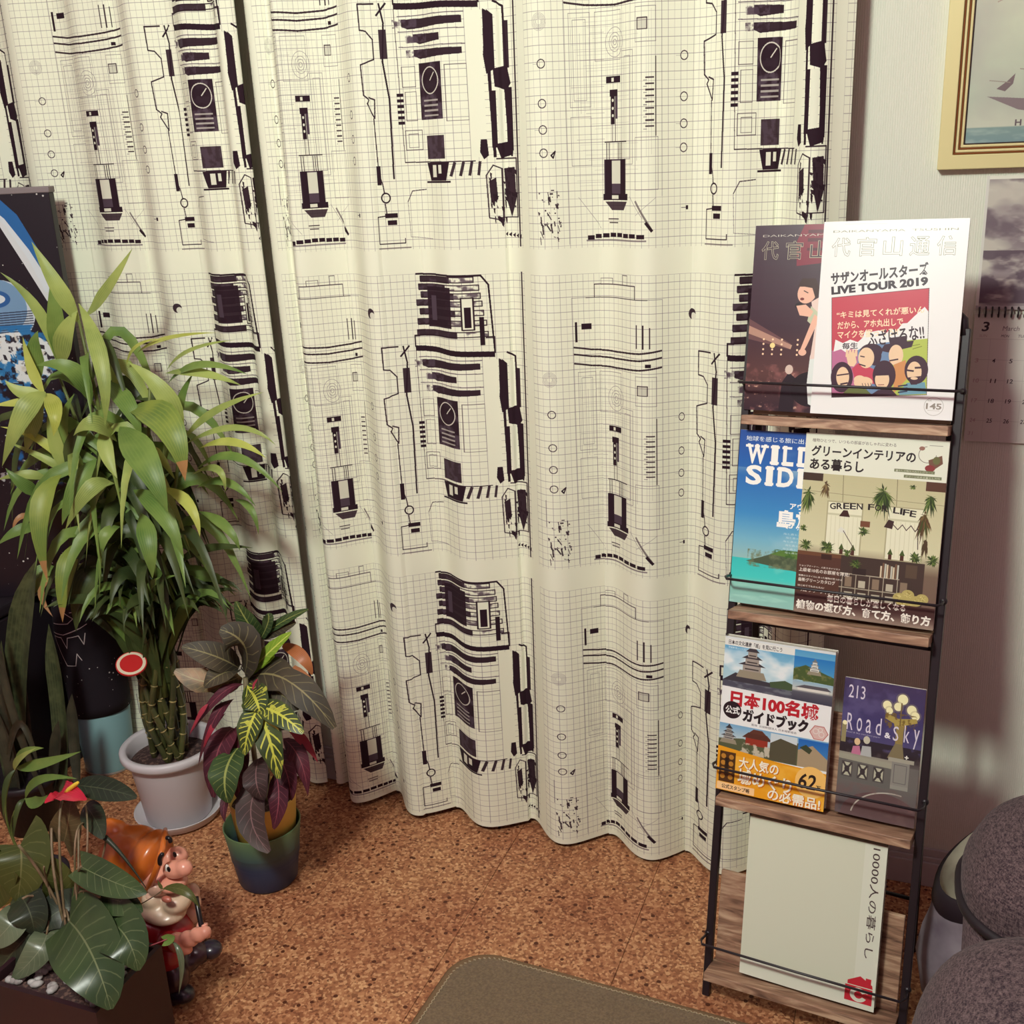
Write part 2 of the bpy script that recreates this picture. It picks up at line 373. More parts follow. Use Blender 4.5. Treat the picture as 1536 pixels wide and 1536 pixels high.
    c.line([(416, 330), (418, 420), (424, 440)], 2, INK, .9); c.rect(414, 408, 422, 440, INK); c.ring(428, 462, 8, 8, 2.4, INK); c.line([(424, 440), (426, 454)], 2, INK)
    c.line([(426, 472), (428, 492), (410, 494), (410, 540), (460, 540), (460, 532)], 2, INK, .9); c.rect(424, 488, 448, 496, INK); c.rect(428, 500, 446, 508, INK); c.line([(408, 548), (470, 548)], 2.6, INK, .5)
    c.line([(352, 490), (366, 490)], 1, INK); c.rect(362, 487, 367, 493, INK)
    c.line([(440, 150), (446, 180), (440, 240), (448, 300), (446, 430)], 3.2, INK); c.rect(436, 190, 450, 236, INK, .9); c.line([(434, 168), (452, 150)], 3, INK)
    # --- shaded view: a finned engine block on a squared boiler
    c.line([(466, 152), (466, 132), (476, 132)], 3, INK, .95); c.line([(608, 132), (622, 132), (622, 160)], 3, INK, .95)
    for i, (Y, xa, xb) in enumerate(((26, 484, 592), (40, 480, 600), (54, 484, 602), (68, 474, 604), (84, 480, 606), (102, 474, 610), (122, 472, 612))):
        c.line([(xa, Y), (xb, Y), (xb, Y+9), (xa, Y+9)], 1.8, INK, .9, True); c.rect(xa, Y, xa+(xb-xa)*(.55 if i % 2 else .66), Y+11, INK, .92); c.noise(xa, Y, xb, Y+9, 9, INK2, .45, .65, .8)
    c.rect(500, 44, 556, 116, INK, .94); c.rect(508, 60, 520, 104, INK2); c.line([(476, 22), (604, 24)], 3.2, INK); c.line([(604, 24), (616, 40), (622, 158)], 3, INK)
    c.rect(572, 62, 590, 118, (236, 236, 214)); c.line([(572, 62), (590, 62), (590, 118), (572, 118)], 2.4, INK, .95, True); c.rect(576, 78, 586, 114, INK); c.rect(598, 96, 606, 146, INK)
    c.poly([(466, 150), (622, 158), (622, 168), (466, 160)], INK)
    for i, (Y, xa, xb, h) in enumerate(((176, 478, 596, 13), (200, 500, 560, 13), (224, 500, 594, 12))):
        c.poly([(xa, Y), (xb, Y+2), (xb, Y+h), (xa+12, Y+h+3), (xa, Y+h-2)], INK, .95); c.noise(xa-16, Y, xa+30, Y+h, 7, INK2, .35, .6, .9)
        c.line([(472, Y-5), (600, Y-3)], 1.4, INK2, .8)
    c.rect(508, 246, 560, 336, INK2); c.noise(508, 246, 560, 336, 12, INK, .4, .6, .9)
    c.ell(534, 274, 21, 22, INK, .8); c.ring(534, 274, 20, 21, 2, (214, 208, 196), .95); c.line([(534, 274), (545, 262)], 2, (214, 208, 196))
    for q in range(4): c.rect(516, 304+q*8, 552, 307+q*8, (196, 190, 180), .8)
    for x0, y0, x1, y1 in ((474, 250, 500, 282), (478, 290, 500, 336), (474, 352, 508, 384), (566, 252, 600, 340), (480, 358, 500, 380)): c.line([(x0, y0), (x1, y0), (x1, y1), (x0, y1)], 1.2, INK, .6, True)
    for q in range(6): c.rect(462, 292+q*9, 474, 297+q*9, INK)
    c.rect(518, 362, 560, 400, INK, .9); c.noise(518, 362, 560, 400, 8, INK2, .45, .6, .8)
    c.line([(470, 404), (606, 406)], 1.8, INK, .9); c.line([(466, 160), (470, 404)], 1.4, INK, .7)
    c.poly([(516, 406), (566, 406), (560, 436), (524, 436)], INK); c.rect(530, 410, 540, 430, (224, 222, 204)); c.rect(545, 410, 552, 424, (224, 222, 204)); c.line([(514, 438), (566, 438)], 3, INK)
    for q in range(4): c.line([(574+q*13, 408), (568+q*14, 428)], 4.5, INK, .9)
    c.line([(470, 470), (480, 452), (510, 450)], 1.6, INK, .8); c.line([(470, 470), (472, 530), (520, 534)], 1, INK2, .6)
    # clear body side and the black pipe run
    c.rect(600, 172, 626, 400, (236, 236, 214))
    c.poly([(628, 170), (640, 178), (640, 250), (634, 268), (627, 230)], INK); c.line([(644, 160), (660, 168), (664, 262), (668, 400)], 3.2, INK)
    c.rect(646, 176, 658, 262, (232, 232, 210)); c.line([(634, 262), (638, 400)], 5, INK); c.poly([(640, 262), (664, 258), (670, 286), (662, 296), (642, 290)], INK)
    c.rect(645, 296, 658, 386, (226, 226, 206)); c.line([(662, 290), (666, 396)], 7, INK); c.poly([(640, 380), (672, 376), (670, 398), (648, 404)], INK)
    c.poly([(616, 372), (626, 372), (628, 398), (620, 404), (614, 392)], INK)
    c.line([(640, 404), (676, 404), (676, 500), (646, 500)], 2.2, INK, .9); c.line([(622, 430), (634, 414), (648, 420), (648, 505), (624, 500), (622, 430)], 2, INK, .9)
    c.poly([(634, 172), (643, 180), (643, 262), (630, 270), (626, 240)], INK); c.rect(659, 190, 668, 262, INK, .95); c.rect(634, 296, 643, 386, INK); c.rect(661, 292, 672, 392, INK)
    c.poly([(652, 420), (672, 418), (674, 470), (664, 500), (656, 470)], INK, .95); c.poly([(626, 440), (638, 434), (640, 470), (628, 476)], INK, .95); c.line([(680, 20), (680, 548)], 3.4, INK, .9)
    for i in range(34):
        X, Y = 626+rs.rand()*46, 414+rs.rand()*92; a, b = 2+rs.rand()*7, 3+rs.rand()*13
        c.poly([(X, Y), (X+a, Y+rs.rand()*4), (X+a*.8, Y+b), (X+a*.2, Y+b*.7)], INK, .95)
    for i in range(5): c.poly([(650+i*7, 528+i), (656+i*7, 524+i), (655+i*7, 532+i)], INK)
    return c
M_curtain = print_mat('curtain_print', curtain_print(), .8, 'REPEAT', bump=.15, spec=.15)
M_lining = mat('curtain_plain', srgb(232, 230, 208), .85)

def curtain(name, xs_crest, xa, xb, ztop, z0, ybase, amp0, amp1, u_ref, x_ref, label, mL=None, mR=None, yoff=None, ampx=None):
    """crest positions along the wall; the cloth swings between crests and valleys, deeper towards the hem"""
    ks = sorted(xs_crest)
    def phase(x):
        if x < ks[0]: return (x-ks[0])/(ks[1]-ks[0])
        if x >= ks[-1]: return len(ks)-1+(x-ks[-1])/(ks[-1]-ks[-2])
        for i in range(len(ks)-1):
            if x < ks[i+1]: return i+(x-ks[i])/(ks[i+1]-ks[i])
    n = 520; X = [xa+(xb-xa)*i/n for i in range(n+1)]
    def shape(x, z):
        ph = phase(x); a = amp1+(amp0-amp1)*min(max((z-z0)/1.5, 0), 1)
        s = math.cos(2*math.pi*ph); s = s*.85+.15*math.cos(4*math.pi*ph+1.1)
        k = int(math.floor(ph+.5)); a *= (.75+.5*((k*37) % 10)/10)*(ampx(x) if ampx else 1)
        y = ybase - a*s + .006*math.sin(9*x+2*z) + .010*math.sin(3.1*x+1.3*z)
        if yoff: y += yoff(x, z)
        return y
    # arc length at mid height gives the position in the cloth
    U = [0]
    for i in range(n): U.append(U[-1]+math.hypot(X[i+1]-X[i], (shape(X[i+1], .7)-shape(X[i], .7))*.8))
    ir = min(range(n+1), key=lambda i: abs(X[i]-x_ref)); off = U[ir]-u_ref; mm = [float(np.interp(x, [p[0] for p in mL], [p[1] for p in mL])) for x in X]; UU = [0]
    for i in range(n): UU.append(UU[-1]+(U[i+1]-U[i])*mm[i])
    UU = [q-UU[ir] for q in UU]
    nz = 46; V, F, UV = [], [], []
    for j in range(nz+1):
        z = z0+(ztop-z0)*j/nz
        for i in range(n+1):
            x = X[i]+.012*math.sin(2*math.pi*phase(X[i])+.6)*(1-min(z/1.6, 1))
            V.append((x, shape(X[i], z), z+(.004*math.sin(5*X[i]) if j == 0 else 0))); UV.append((UU[i]/.70, (z-.580)/.58+1.0))
    W = n+1
    for j in range(nz):
        for i in range(n): a = j*W+i; F.append((a, a+1, a+W+1, a+W))
    o = mesh(name, V, F, M_curtain, uv=UV, loc=((xa+xb)/2, ybase, z0))
    s = o.modifiers.new('thickness', 'SOLIDIFY'); s.thickness = .0012; s.offset = 1; s.use_rim = False
    tag(o, label, 'curtain', 'printed window curtains'); return o, shape
crest_px = [(500, 1165), (546, 1190), (632, 1214), (728, 1241), (847, 1258), (973, 1283), (1081, 1298)]
cr = [ground(px, py, .012).x for px, py in crest_px]
cr.append(cr[-1]+.12)
XR = at(1266, 300, 1.79).x
XG = at(470, 900, 1.83).x
right_curtain, shR = curtain('curtain', cr, XG-.02, XR, 2.05, .012, 1.838, .017, .033, 0., at(800, 620, 1.83).x, 'white blueprint-print curtain, the wide panel beside the magazine rack', mL=[(at(440, 500, 1.83).x, 1.45), (at(550, 500, 1.83).x, 1.3), (at(600, 500, 1.83).x, 1.05), (at(680, 500, 1.83).x, .90), (at(780, 500, 1.83).x, .84), (at(810, 500, 1.83).x, 1.19), (0, 1.19)],
    ampx=lambda x: 1.25 if x < -.95 else 1., yoff=lambda x, z: .030*math.exp(-max(0, x-(XG-.02))/.014)-.030*min(1, max(0, (x+.32)/.14)))
cl = [at(px, 700, 1.85).x for px in (-60, 40, 128, 215, 300, 372)] + [XG-.06]
left_curtain, shL = curtain('curtain', cl, at(-110, 700, 1.85).x, XG-.03, 2.05, .014, 1.852, .014, .020, .0, at(69, 420, 1.85).x, 'white blueprint-print curtain behind the leafy plants at the left', mL=[(-3, 1.), (at(69, 420, 1.85).x, 1.), (at(71, 420, 1.85).x, 1.09), (-1.2, 1.09)], yoff=lambda x, z: .022*min(1, max(0, (-1.52-x)/.1))-.016*math.exp(-max(0, (XG-.03)-x)/.02))
# ---------------------------------------------------------------- magazine rack
RO = Vector((-.278, 1.482, 0)); yw, ln = math.radians(8), math.radians(12)
RU = Vector((math.cos(yw), -math.sin(yw), 0)); RB = Vector((math.sin(yw), math.cos(yw), 0))
RV = (RB*math.sin(ln)+Vector((0, 0, math.cos(ln)))-RU*.020).normalized(); RN = RU.cross(RV).normalized()   # RN: towards the room
RU = RV.cross(RN).normalized()
def RP(u, v, w=0.): return RO + RU*u + RV*v + RN*w
M_metal = mat('black_metal', srgb(34, 24, 30), .42, spec=.5, bump=.05, bscale=400)
def wood_mat():
    m = bpy.data.materials.new('weathered_wood'); m.use_nodes = True; N = m.node_tree.nodes; L = m.node_tree.links; B = N['Principled BSDF']
    tc = N.new('ShaderNodeTexCoord'); mp = N.new('ShaderNodeMapping'); L.new(tc.outputs['Object'], mp.inputs[0]); mp.inputs['Scale'].default_value = (1, 6, 9)
    n = N.new('ShaderNodeTexNoise'); n.inputs['Scale'].default_value = 9; n.inputs['Detail'].default_value = 8; n.inputs['Distortion'].default_value = 1.2; L.new(mp.outputs[0], n.inputs[0])
    r = N.new('ShaderNodeValToRGB'); e = r.color_ramp.elements; e[0].position = .3; e[0].color = srgb(96, 68, 54); e[1].position = .72; e[1].color = srgb(204, 172, 142); q = e.new(.5); q.color = srgb(158, 120, 96)
    L.new(n.outputs[0], r.inputs[0]); L.new(r.outputs[0], B.inputs['Base Color']); B.inputs['Roughness'].default_value = .55
    return m
M_wood = wood_mat()
rack = thing('magazine_rack', RO, 'black metal A-frame magazine rack with four wooden shelves by the wall', 'magazine rack')
RW, RH = .306, 1.10
def bar(name, a, b, wd, dp, ax1, mt=M_metal, parent=None):
    a, b = Vector(a), Vector(b); t = (b-a).normalized(); n = ax1 - t*ax1.dot(t); n.normalize(); s = t.cross(n)
    v, f = obox((a+b)/2, (s, n, t), (wd/2, dp/2, (b-a).length/2)); return bevel(mesh(name, v, f, mt, parent or rack, smooth=False), .001, 1)
for u in (.000, RW+.002):
    bar('front_leg', RP(u, 0, -.006) - Vector((0, 0, RP(u, 0, -.006).z)) + Vector((0, 0, 0.0005)), RP(u, RH, -.006), .012, .012, RN)
tl, tr = RP(0, RH, -.006), RP(RW, RH, -.006)
v, f = tube([tl-RV*.01, tl+RV*.012+RU*.003, tl+RV*.022+RU*.012, tr+RV*.022-RU*.012, tr+RV*.012-RU*.003, tr-RV*.01], .007, 10)
mesh('top_bar', v, f, M_metal, rack)
rear = []
for u in (.012, RW-.010):
    top = RP(u, RH-.03, -.016); foot = Vector((top.x+.012, 1.735 if u < .1 else 1.70, 0.0005)); rear.append((top, foot)); bar('rear_leg', foot, top, .011, .011, Vector((0, 1, 0)))
for q in (.10, .55):
    a = rear[0][1].lerp(rear[0][0], q); b = rear[1][1].lerp(rear[1][0], q); v, f = tube([a, b], .0035, 8); mesh('rear_crossbar', v, f, M_metal, rack)
tiers = [.060, .357, .660, .962]
for i, v0 in enumerate(tiers):
    # ledge board, its back board and the retaining wire
    v, f = obox(RP(RW/2, v0-.006, .005), (RU, RV, RN), (RW/2-.005, .0070, .029)); bevel(mesh('ledge', v, f, M_wood, rack, smooth=False), .0012)
    v, f = obox(RP(RW/2, v0+.080, -.0175), (RU, RV, RN), (RW/2-.009, .078, .004)); bevel(mesh('back_board', v, f, M_wood, rack, smooth=False), .001)
    vw = v0+.050
    pts = [RP(-.003, vw, -.004), RP(-.005, vw+.001, .026), RP(.0, vw, .038), RP(RW*.5, vw, .0395), RP(RW+.002, vw, .038), RP(RW+.007, vw+.001, .026), RP(RW+.005, vw, -.004)]
    v, f = tube(pts, .0021, 8); mesh('retaining_wire', v, f, M_metal, rack)
    for u in (-.003, RW+.005):
        v, f = ellip(RP(u, vw, -.004), (.006, .006, .006), nu=10, nv=6); mesh('wire_mount', v, f, M_metal, rack)

# ---------------------------------------------------------------- print on the covers
def cover_white():
    c = Canvas(200, 281, 5, (240, 238, 236))
    c.text('DAIKANYAMA  TSUSHIN', 14, 13, 186, 16, (150, 150, 132))
    for i, ch in enumerate('代官山通信'): c.text(ch, 14+i*36.5, 24, 40+i*36.5, 50, (140, 142, 120), outline=(240, 238, 236))
    c.line([(30, 4), (90, 5)], .4, (190, 190, 190))
    c.text('サザンオールスターズ', 17, 74, 152, 91, (52, 36, 48), bold=.035, rot=-.105)
    c.text('LIVE TOUR 2019', 19, 94.5, 152, 105, (52, 36, 48), bold=.05, rot=-.105)
    # the comic panel
    q = [(19, 110), (154, 96), (163, 246), (30, 256)]
    c.poly(q, (196, 70, 86)); 
    def P(x, y): # 0..1 panel coordinates
        a = np.array(q, float); t = a[0]*(1-x)+a[1]*x; b = a[3]*(1-x)+a[2]*x; return tuple(t*(1-y)+b*y)
    pp = lambda pts, col, al=1.: c.poly([P(*p) for p in pts], col, al)
    pp([(0, .53), (.28, .5), (.32, 1), (0, 1)], (190, 112, 150)); pp([(.28, .5), (.62, .47), (.6, 1), (.28, 1)], (112, 140, 176)); pp([(.62, .46), (1, .44), (1, 1), (.62, 1)], (182, 196, 90))
    pp([(.04, .42), (.12, .46), (.2, .43), (.28, .46), (.33, .42), (.36, .35), (.42, .37), (.5, .36), (.58, .39), (.62, .35), (.68, .38), (.74, .31), (.79, .31), (.86, .25), (.96, .17), (1, .22), (1, .47), (.6, .48), (.36, .50), (.28, .54), (.2, .52), (.16, .56), (.1, .52), (.02, .54)], (240, 238, 236))
    c.text('“キミは見てくれが悪いん', *P(.06, .145), *(np.array(P(.06, .145))+(122, 10)), (250, 226, 190), bold=.02, rot=-.08)
    c.text('だから、アホ丸出しで', *P(.07, .245), *(np.array(P(.07, .245))+(92, 11)), (250, 226, 190), bold=.02, rot=-.08)
    c.text('マイクを握ってろ!!”', *P(.07, .34), *(np.array(P(.07, .34))+(90, 11)), (250, 226, 190), bold=.02, rot=-.08)
    c.text('ふざけるな!!', *P(.40, .37), *(np.array(P(.40, .37))+(78, 21)), (60, 42, 52), bold=.02, rot=-.17)
    c.text('毎生', *P(.12, .46), *(np.array(P(.12, .46))+(22, 9)), (60, 42, 52), bold=.02, rot=-.07)
    SK, HR = (238, 204, 168), (66, 40, 56)
    def el(x, y, rx, ry, col): X, Y = P(x, y); c.ell(X, Y, rx*134, ry*150, col, rot=-.08)
    pp([(.16, .6), (.2, .55), (.25, .57), (.27, .66), (.24, .7), (.18, .69)], SK)
    for k in range(4): pp([(.15+k*.03, .60), (.155+k*.033, .53), (.175+k*.033, .53), (.185+k*.03, .60)], SK)
    pp([(.22, .72), (.3, .66), (.5, .76), (.46, .88), (.26, .86)], (200, 70, 92)); el(.42, .56, .12, .075, HR); el(.46, .6, .07, .1, HR); el(.37, .62, .085, .1, SK); c.line([P(.31, .6), P(.35, .61)], 1.6, HR); c.line([P(.30, .68), P(.36, .70)], 1.8, HR)
    pp([(.52, .56), (.56, .50), (.86, .48), (.84, .54), (.6, .58)], HR); pp([(.62, .44), (.78, .43), (.8, .52), (.61, .54)], HR); el(.68, .61, .075, .1, SK); c.line([P(.62, .66), (P(.70, .65))], 2, HR); pp([(.66, .70), (.78, .66), (.8, .84), (.66, .98)], (212, 146, 92))
    el(.11, .80, .12, .15, HR); el(.12, .80, .07, .10, SK); c.line([P(.06, .78), P(.18, .77)], 2, HR); c.line([P(.1, .87), P(.17, .86)], 2.4, HR)
    pp([(.10, .98), (.2, .90), (.34, .90), (.44, .99)], (104, 112, 62)); el(.34, .86, .10, .055, SK); el(.30, .83, .06, .04, SK)
    for k in range(4): c.line([P(.33+k*.03, .87), P(.35+k*.03, .93)], .8, HR)
    el(.56, .80, .12, .145, HR); el(.54, .84, .075, .09, SK); pp([(.46, .74), (.62, .73), (.61, .80), (.47, .80)], HR); c.line([P(.5, .89), P(.56, .89)], 1, (150, 70, 70)); pp([(.4, 1), (.5, .94), (.64, .94), (.7, 1)], HR)
    pp([(.72, .96), (.8, .88), (.98, .88), (1, .99), (.72, .995)], (112, 158, 178)); el(.89, .76, .12, .135, HR); el(.87, .78, .075, .10, SK); c.line([P(.8, .76), P(.86, .77)], 2.4, HR); c.line([P(.88, .74), P(.94, .74)], 2.6, HR); pp([(.8, .83), (.94, .82), (.9, .9), (.84, .9)], HR); c.ell(*P(.87, .84), 5, 2, SK)
    for k in range(3): c.line([P(.71, .91+k*.03), P(.8, .90+k*.03)], 2, (50, 50, 80))
    c.line([P(.84, .53), P(.92, .52)], 1, (120, 130, 50)); c.line([P(.85, .56), P(.94, .54)], 1, (120, 130, 50))
    c.poly([P(0, .955), P(.6, .985), P(.55, 1), P(0, 1)], (70, 44, 50)); c.line([*map(lambda t: P(*t), ((0, 0), (1, 0), (1, 1), (0, 1)))], .7, (70, 50, 60), close=True)
    c.ring(174, 262, 13, 13, .7, (190, 186, 180)); c.text('145', 164, 258, 184, 266, (150, 140, 130), bold=.03); c.text('vol.', 165, 252, 171, 255, (170, 164, 155)); c.line([(166, 268), (182, 268)], .5, (180, 170, 160))
    return c
def cover_dark():
    c = Canvas(200, 275, 4, (70, 48, 62)); c.grad(0, 0, 200, 275, [(0, (74, 56, 68)), (.55, (66, 42, 54)), (.8, (92, 58, 56)), (1, (54, 34, 44))])
    c.poly([(74, 0), (200, 0), (200, 46), (66, 60), (64, 24)], (130, 42, 62)); c.rect(80, 8, 120, 13, (90, 34, 52)); c.rect(80, 20, 120, 25, (90, 34, 52)); c.rect(80, 34, 112, 38, (90, 34, 52))
    c.text('DAIKANYAMA  TSUSHIN', 12, 14, 188, 17, (196, 190, 176))
    for i, ch in enumerate('代官山通信'): c.text(ch, 12+i*36.5, 24, 37+i*36.5, 50, (196, 190, 160), outline=(74, 54, 66))
    # light beam, lamps, stage
    c.poly([(0, 148), (68, 176), (66, 182), (0, 160)], (220, 180, 150), .8); c.poly([(0, 138), (66, 174), (64, 182), (0, 168)], (170, 120, 110), .4)
    for X in (24, 38, 52, 76):
        for Y in (168, 175, 183, 190): c.ell(X, Y, 1.6, 1.6, (252, 214, 176))
    c.ell(38, 177, 4, 4, (250, 220, 150)); c.noise(0, 205, 200, 275, 14, (150, 96, 92), .5, .75, .7); c.noise(0, 215, 200, 275, 6, (236, 190, 160), .66, .8, .8)
    c.poly([(54, 275), (56, 232), (66, 216), (78, 226), (76, 275)], (40, 26, 36)); c.ell(66, 212, 6, 7, (214, 190, 176)); c.ell(100, 240, 30, 26, (34, 22, 30)); 
    # singer bending to a microphone
    SK = (236, 184, 160)
    c.poly([(96, 190), (118, 186), (128, 275), (98, 262), (94, 232)], (226, 230, 226)); c.poly([(92, 112), (112, 100), (134, 112), (130, 190), (96, 196), (100, 150)], (232, 206, 196)); c.poly([(92, 118), (104, 128), (100, 150), (88, 140)], (196, 200, 170))
    c.ell(85, 98, 14, 17, SK, rot=.4); c.poly([(70, 90), (76, 78), (96, 78), (104, 96), (98, 108), (92, 92), (80, 90)], (66, 42, 40)); c.line([(80, 96), (86, 99)], 1.4, (60, 40, 40)); c.ell(78, 108, 3, 2, (120, 50, 50)); c.ell(74, 118, 6, 5, (40, 30, 36)); c.poly([(70, 118), (84, 116), (96, 126), (92, 134), (76, 132)], SK)
    c.poly([(98, 130), (106, 136), (90, 176), (84, 188), (80, 184)], SK); c.ell(84, 186, 6, 5, SK)
    return c
def cover_blue():
    c = Canvas(200, 283, 4, (40, 100, 180)); c.grad(0, 0, 200, 214, [(0, (46, 84, 160)), (.25, (44, 102, 178)), (.62, (66, 142, 200)), (.82, (120, 182, 206)), (1, (160, 196, 190))])
    c.noise(0, 60, 200, 214, 60, (190, 214, 216), .55, .8, .6, sx=1.5); c.noise(60, 0, 200, 60, 40, (150, 180, 210), .5, .8, .5, sx=1.6)
    c.grad(0, 208, 200, 283, [(0, (60, 196, 192)), (.4, (74, 208, 200)), (.55, (140, 204, 188)), (1, (148, 196, 186))]); c.noise(0, 208, 200, 283, 9, (180, 228, 212), .55, .8, .5, sx=4)
    c.poly([(22, 212), (44, 204), (72, 192), (96, 190), (140, 196), (200, 188), (200, 222), (130, 224), (60, 216)], (78, 92, 70)); c.noise(24, 192, 200, 220, 8, (116, 124, 92), .45, .7, .9); c.poly([(60, 197), (76, 189), (100, 188), (200, 184), (200, 200), (120, 202)], (92, 128, 60)); c.noise(60, 188, 200, 202, 5, (60, 96, 50), .5, .7, .8)
    c.text('地球を感じる旅に出よう', 10, 9, 118, 17, (226, 234, 236), bold=.01)
    def slab(ch, x0, x1, y0, y1):
        c.text(ch, x0, y0, x1, y1, (250, 248, 240), bold=.035)
        if ch in 'ILDWE':
            for xs in ({'I': [(x0-4, x1+4)], 'L': [(x0-3, x0+12), ], 'D': [(x0-3, x0+8)], 'E': [(x0-3, x0+8)], 'W': [(x0-4, x0+8), ((x0+x1)/2-4, (x0+x1)/2+4), (x1-8, x1+4)]})[ch]:
                c.rect(xs[0], y0, xs[1], y0+4, (250, 248, 240)); 
                if ch != 'W': c.rect(xs[0], y1-4, xs[1], y1, (250, 248, 240))
    for ch, a, b in (('W', 14, 42), ('I', 53, 59), ('L', 70, 84), ('D', 93, 118)): slab(ch, a, b, 23, 52)
    for ch, a, b in (('S', 15, 36), ('I', 47, 53), ('D', 64, 86), ('E', 95, 114)): slab(ch, a, b, 57, 86)
    c.text('アウトドア', 85, 112, 140, 121, (250, 250, 246), bold=.03); c.text('島旅', 68, 125, 124, 152, (252, 250, 244), bold=.05)
    for k in range(6): c.text('海と森と星をめぐる', 78+(k % 2)*4, 160+k*6, 128, 163+k*6, (206, 226, 230))
    return c
def cover_green():
    c = Canvas(205, 285, 5, (230, 232, 214)); TX = (40, 32, 34)
    c.grad(0, 62, 205, 285, [(0, (196, 190, 150)), (.5, (214, 210, 172)), (.64, (120, 100, 84)), (1, (120, 92, 82))])
    c.rect(0, 62, 30, 74, (70, 54, 44)); c.rect(178, 62, 205, 76, (90, 60, 46)); c.line([(60, 62), (62, 110)], .8, (120, 110, 84)); c.line([(138, 62), (140, 120)], .8, (120, 110, 84)); c.line([(0, 90), (205, 96)], .8, (150, 142, 112))
    for x0 in (40, 128): # windows
        c.rect(x0, 104, x0+52, 184, (232, 230, 202)); 
        for q in range(8): c.line([(x0+q*6.5, 126), (x0+q*6.5+1, 182)], .8, (214, 212, 178))
        c.rect(x0, 122, x0+52, 125, (206, 204, 170)); c.line([(x0, 104), (x0+52, 104), (x0+52, 186), (x0, 186)], 2, (178, 172, 136), close=True)
        for q in range(3):
            X = x0+8+q*17; c.rect(X-2.5, 176, X+2.5, 185, (84, 50, 40)); c.poly([(X-4, 177), (X, 168), (X+4, 177)], (74, 92, 44))
    c.rect(0, 186, 66, 192, (110, 74, 52)); c.rect(0, 192, 66, 260, (88, 58, 48)); c.rect(66, 186, 186, 258, (70, 56, 50)); c.line([(66, 214), (152, 214)], 1.6, (170, 160, 140)); c.line([(66, 236), (152, 236)], 1.6, (170, 160, 140))
    for q in range(5): c.line([(70+q*20, 214), (70+q*20, 258)], 1.2, (170, 160, 140)); c.rect(74+q*20, 218+(q % 2)*5, 84+q*20, 234, (190, 182, 160) if q % 2 else (140, 120, 100)); c.rect(74+q*20, 242, 86+q*20, 257, (176, 168, 148))
    for q in range(9): c.rect(124+q*3, 196-(q*5) % 6, 126.4+q*3, 214, [(216, 200, 170), (120, 90, 70), (196, 196, 180)][q % 3])
    def plant(x, y, r, n, dn=0, col=((66, 88, 40), (104, 124, 62), (46, 60, 34))):
        rs = np.random.RandomState(int(x*3+y))
        for k in range(n):
            a = rs.rand()*6.28; L = r*(.4+.6*rs.rand()); X, Y = x+math.cos(a)*L, y+math.sin(a)*L*.8+dn*rs.rand(); c.poly([(x+rs.randn(), y+rs.randn()), ((x+X)/2+1.5, (y+Y)/2), (X, Y), ((x+X)/2-1.5, (y+Y)/2)], col[k % 3])
    plant(10, 92, 14, 60, 34); plant(35, 78, 9, 30, 26, ((110, 92, 60), (140, 120, 80), (90, 70, 50))); plant(120, 82, 19, 90, 34); plant(160, 72, 6, 24); plant(96, 146, 12, 40); plant(186, 84, 12, 40, 30); plant(180, 112, 13, 50, 40, ((90, 66, 44), (70, 80, 40), (120, 96, 60))); plant(12, 176, 14, 60); plant(44, 176, 15, 70); plant(74, 182, 10, 40); plant(88, 198, 12, 50); plant(172, 178, 12, 50); plant(196, 180, 13, 60); plant(6, 150, 8, 30); plant(184, 150, 6, 30, 30, ((80, 64, 44),)*3)
    c.rect(90, 130, 104, 139, (120, 76, 56)); c.rect(36, 188, 52, 196, (60, 40, 34)); c.rect(84, 204, 104, 214, (54, 42, 40)); c.rect(160, 190, 176, 210, (90, 74, 60))
    c.poly([(58, 126), (64, 116), (70, 116), (74, 126)], (66, 40, 36)); c.poly([(124, 136), (130, 124), (138, 126), (136, 138)], (66, 46, 44)); c.line([(136, 130), (144, 138), (150, 130), (156, 138), (162, 130), (168, 138), (172, 134), (174, 165)], 1.2, (80, 62, 56)); c.poly([(56, 150), (62, 142), (68, 146), (70, 152)], (226, 226, 210)); c.line([(66, 148), (82, 172), (78, 186)], 1.1, (90, 76, 66))
    for X, Y in ((154, 242), (166, 236), (178, 244), (168, 250), (186, 240), (160, 250)): c.ell(X, Y, 9, 8, (186, 170, 104)); plant(X, Y, 8, 40, 0, ((210, 196, 130), (160, 142, 80), (196, 180, 112)))
    c.poly([(150, 252), (200, 252), (196, 270), (154, 270)], (70, 52, 46)); c.grad(0, 252, 205, 285, [(0, (84, 56, 50)), (.4, (74, 46, 44)), (1, (160, 140, 124))]); c.noise(0, 252, 205, 285, 12, (60, 40, 40), .4, .7, .4, sx=4)
    c.rect(0, 0, 205, 62, (230, 232, 214))
    c.text('植物ひとつで、いつもの部屋がおしゃれに変わる', 10, 8, 132, 13.5, (96, 84, 80)); c.text('グリーンインテリアの', 10, 19, 160, 35, TX, bold=.028); c.text('ある暮らし', 9, 39, 88, 56, TX, bold=.028)
    c.ring(176, 22, 12, 12, .8, (120, 110, 96), a1=4.6); c.poly([(178, 30), (196, 22), (198, 34), (186, 44), (180, 40)], (120, 86, 70)); c.ell(181, 42, 7, 5, (140, 60, 60)); c.ell(189, 30, 5, 6, (110, 110, 70)); c.ell(168, 13, 4, 3, (150, 110, 96)); c.line([(178, 8), (196, 8)], .8, (150, 145, 135))
    c.rect(132, 46, 188, 50.5, (120, 126, 92)); c.rect(146, 54, 198, 58.5, (120, 126, 92)); c.text('暮らしに取り入れたいグリーン', 134, 47, 186, 49.6, (240, 240, 220)); c.text('グリーンのある暮らし方帖', 148, 55, 196, 57.6, (240, 240, 220))
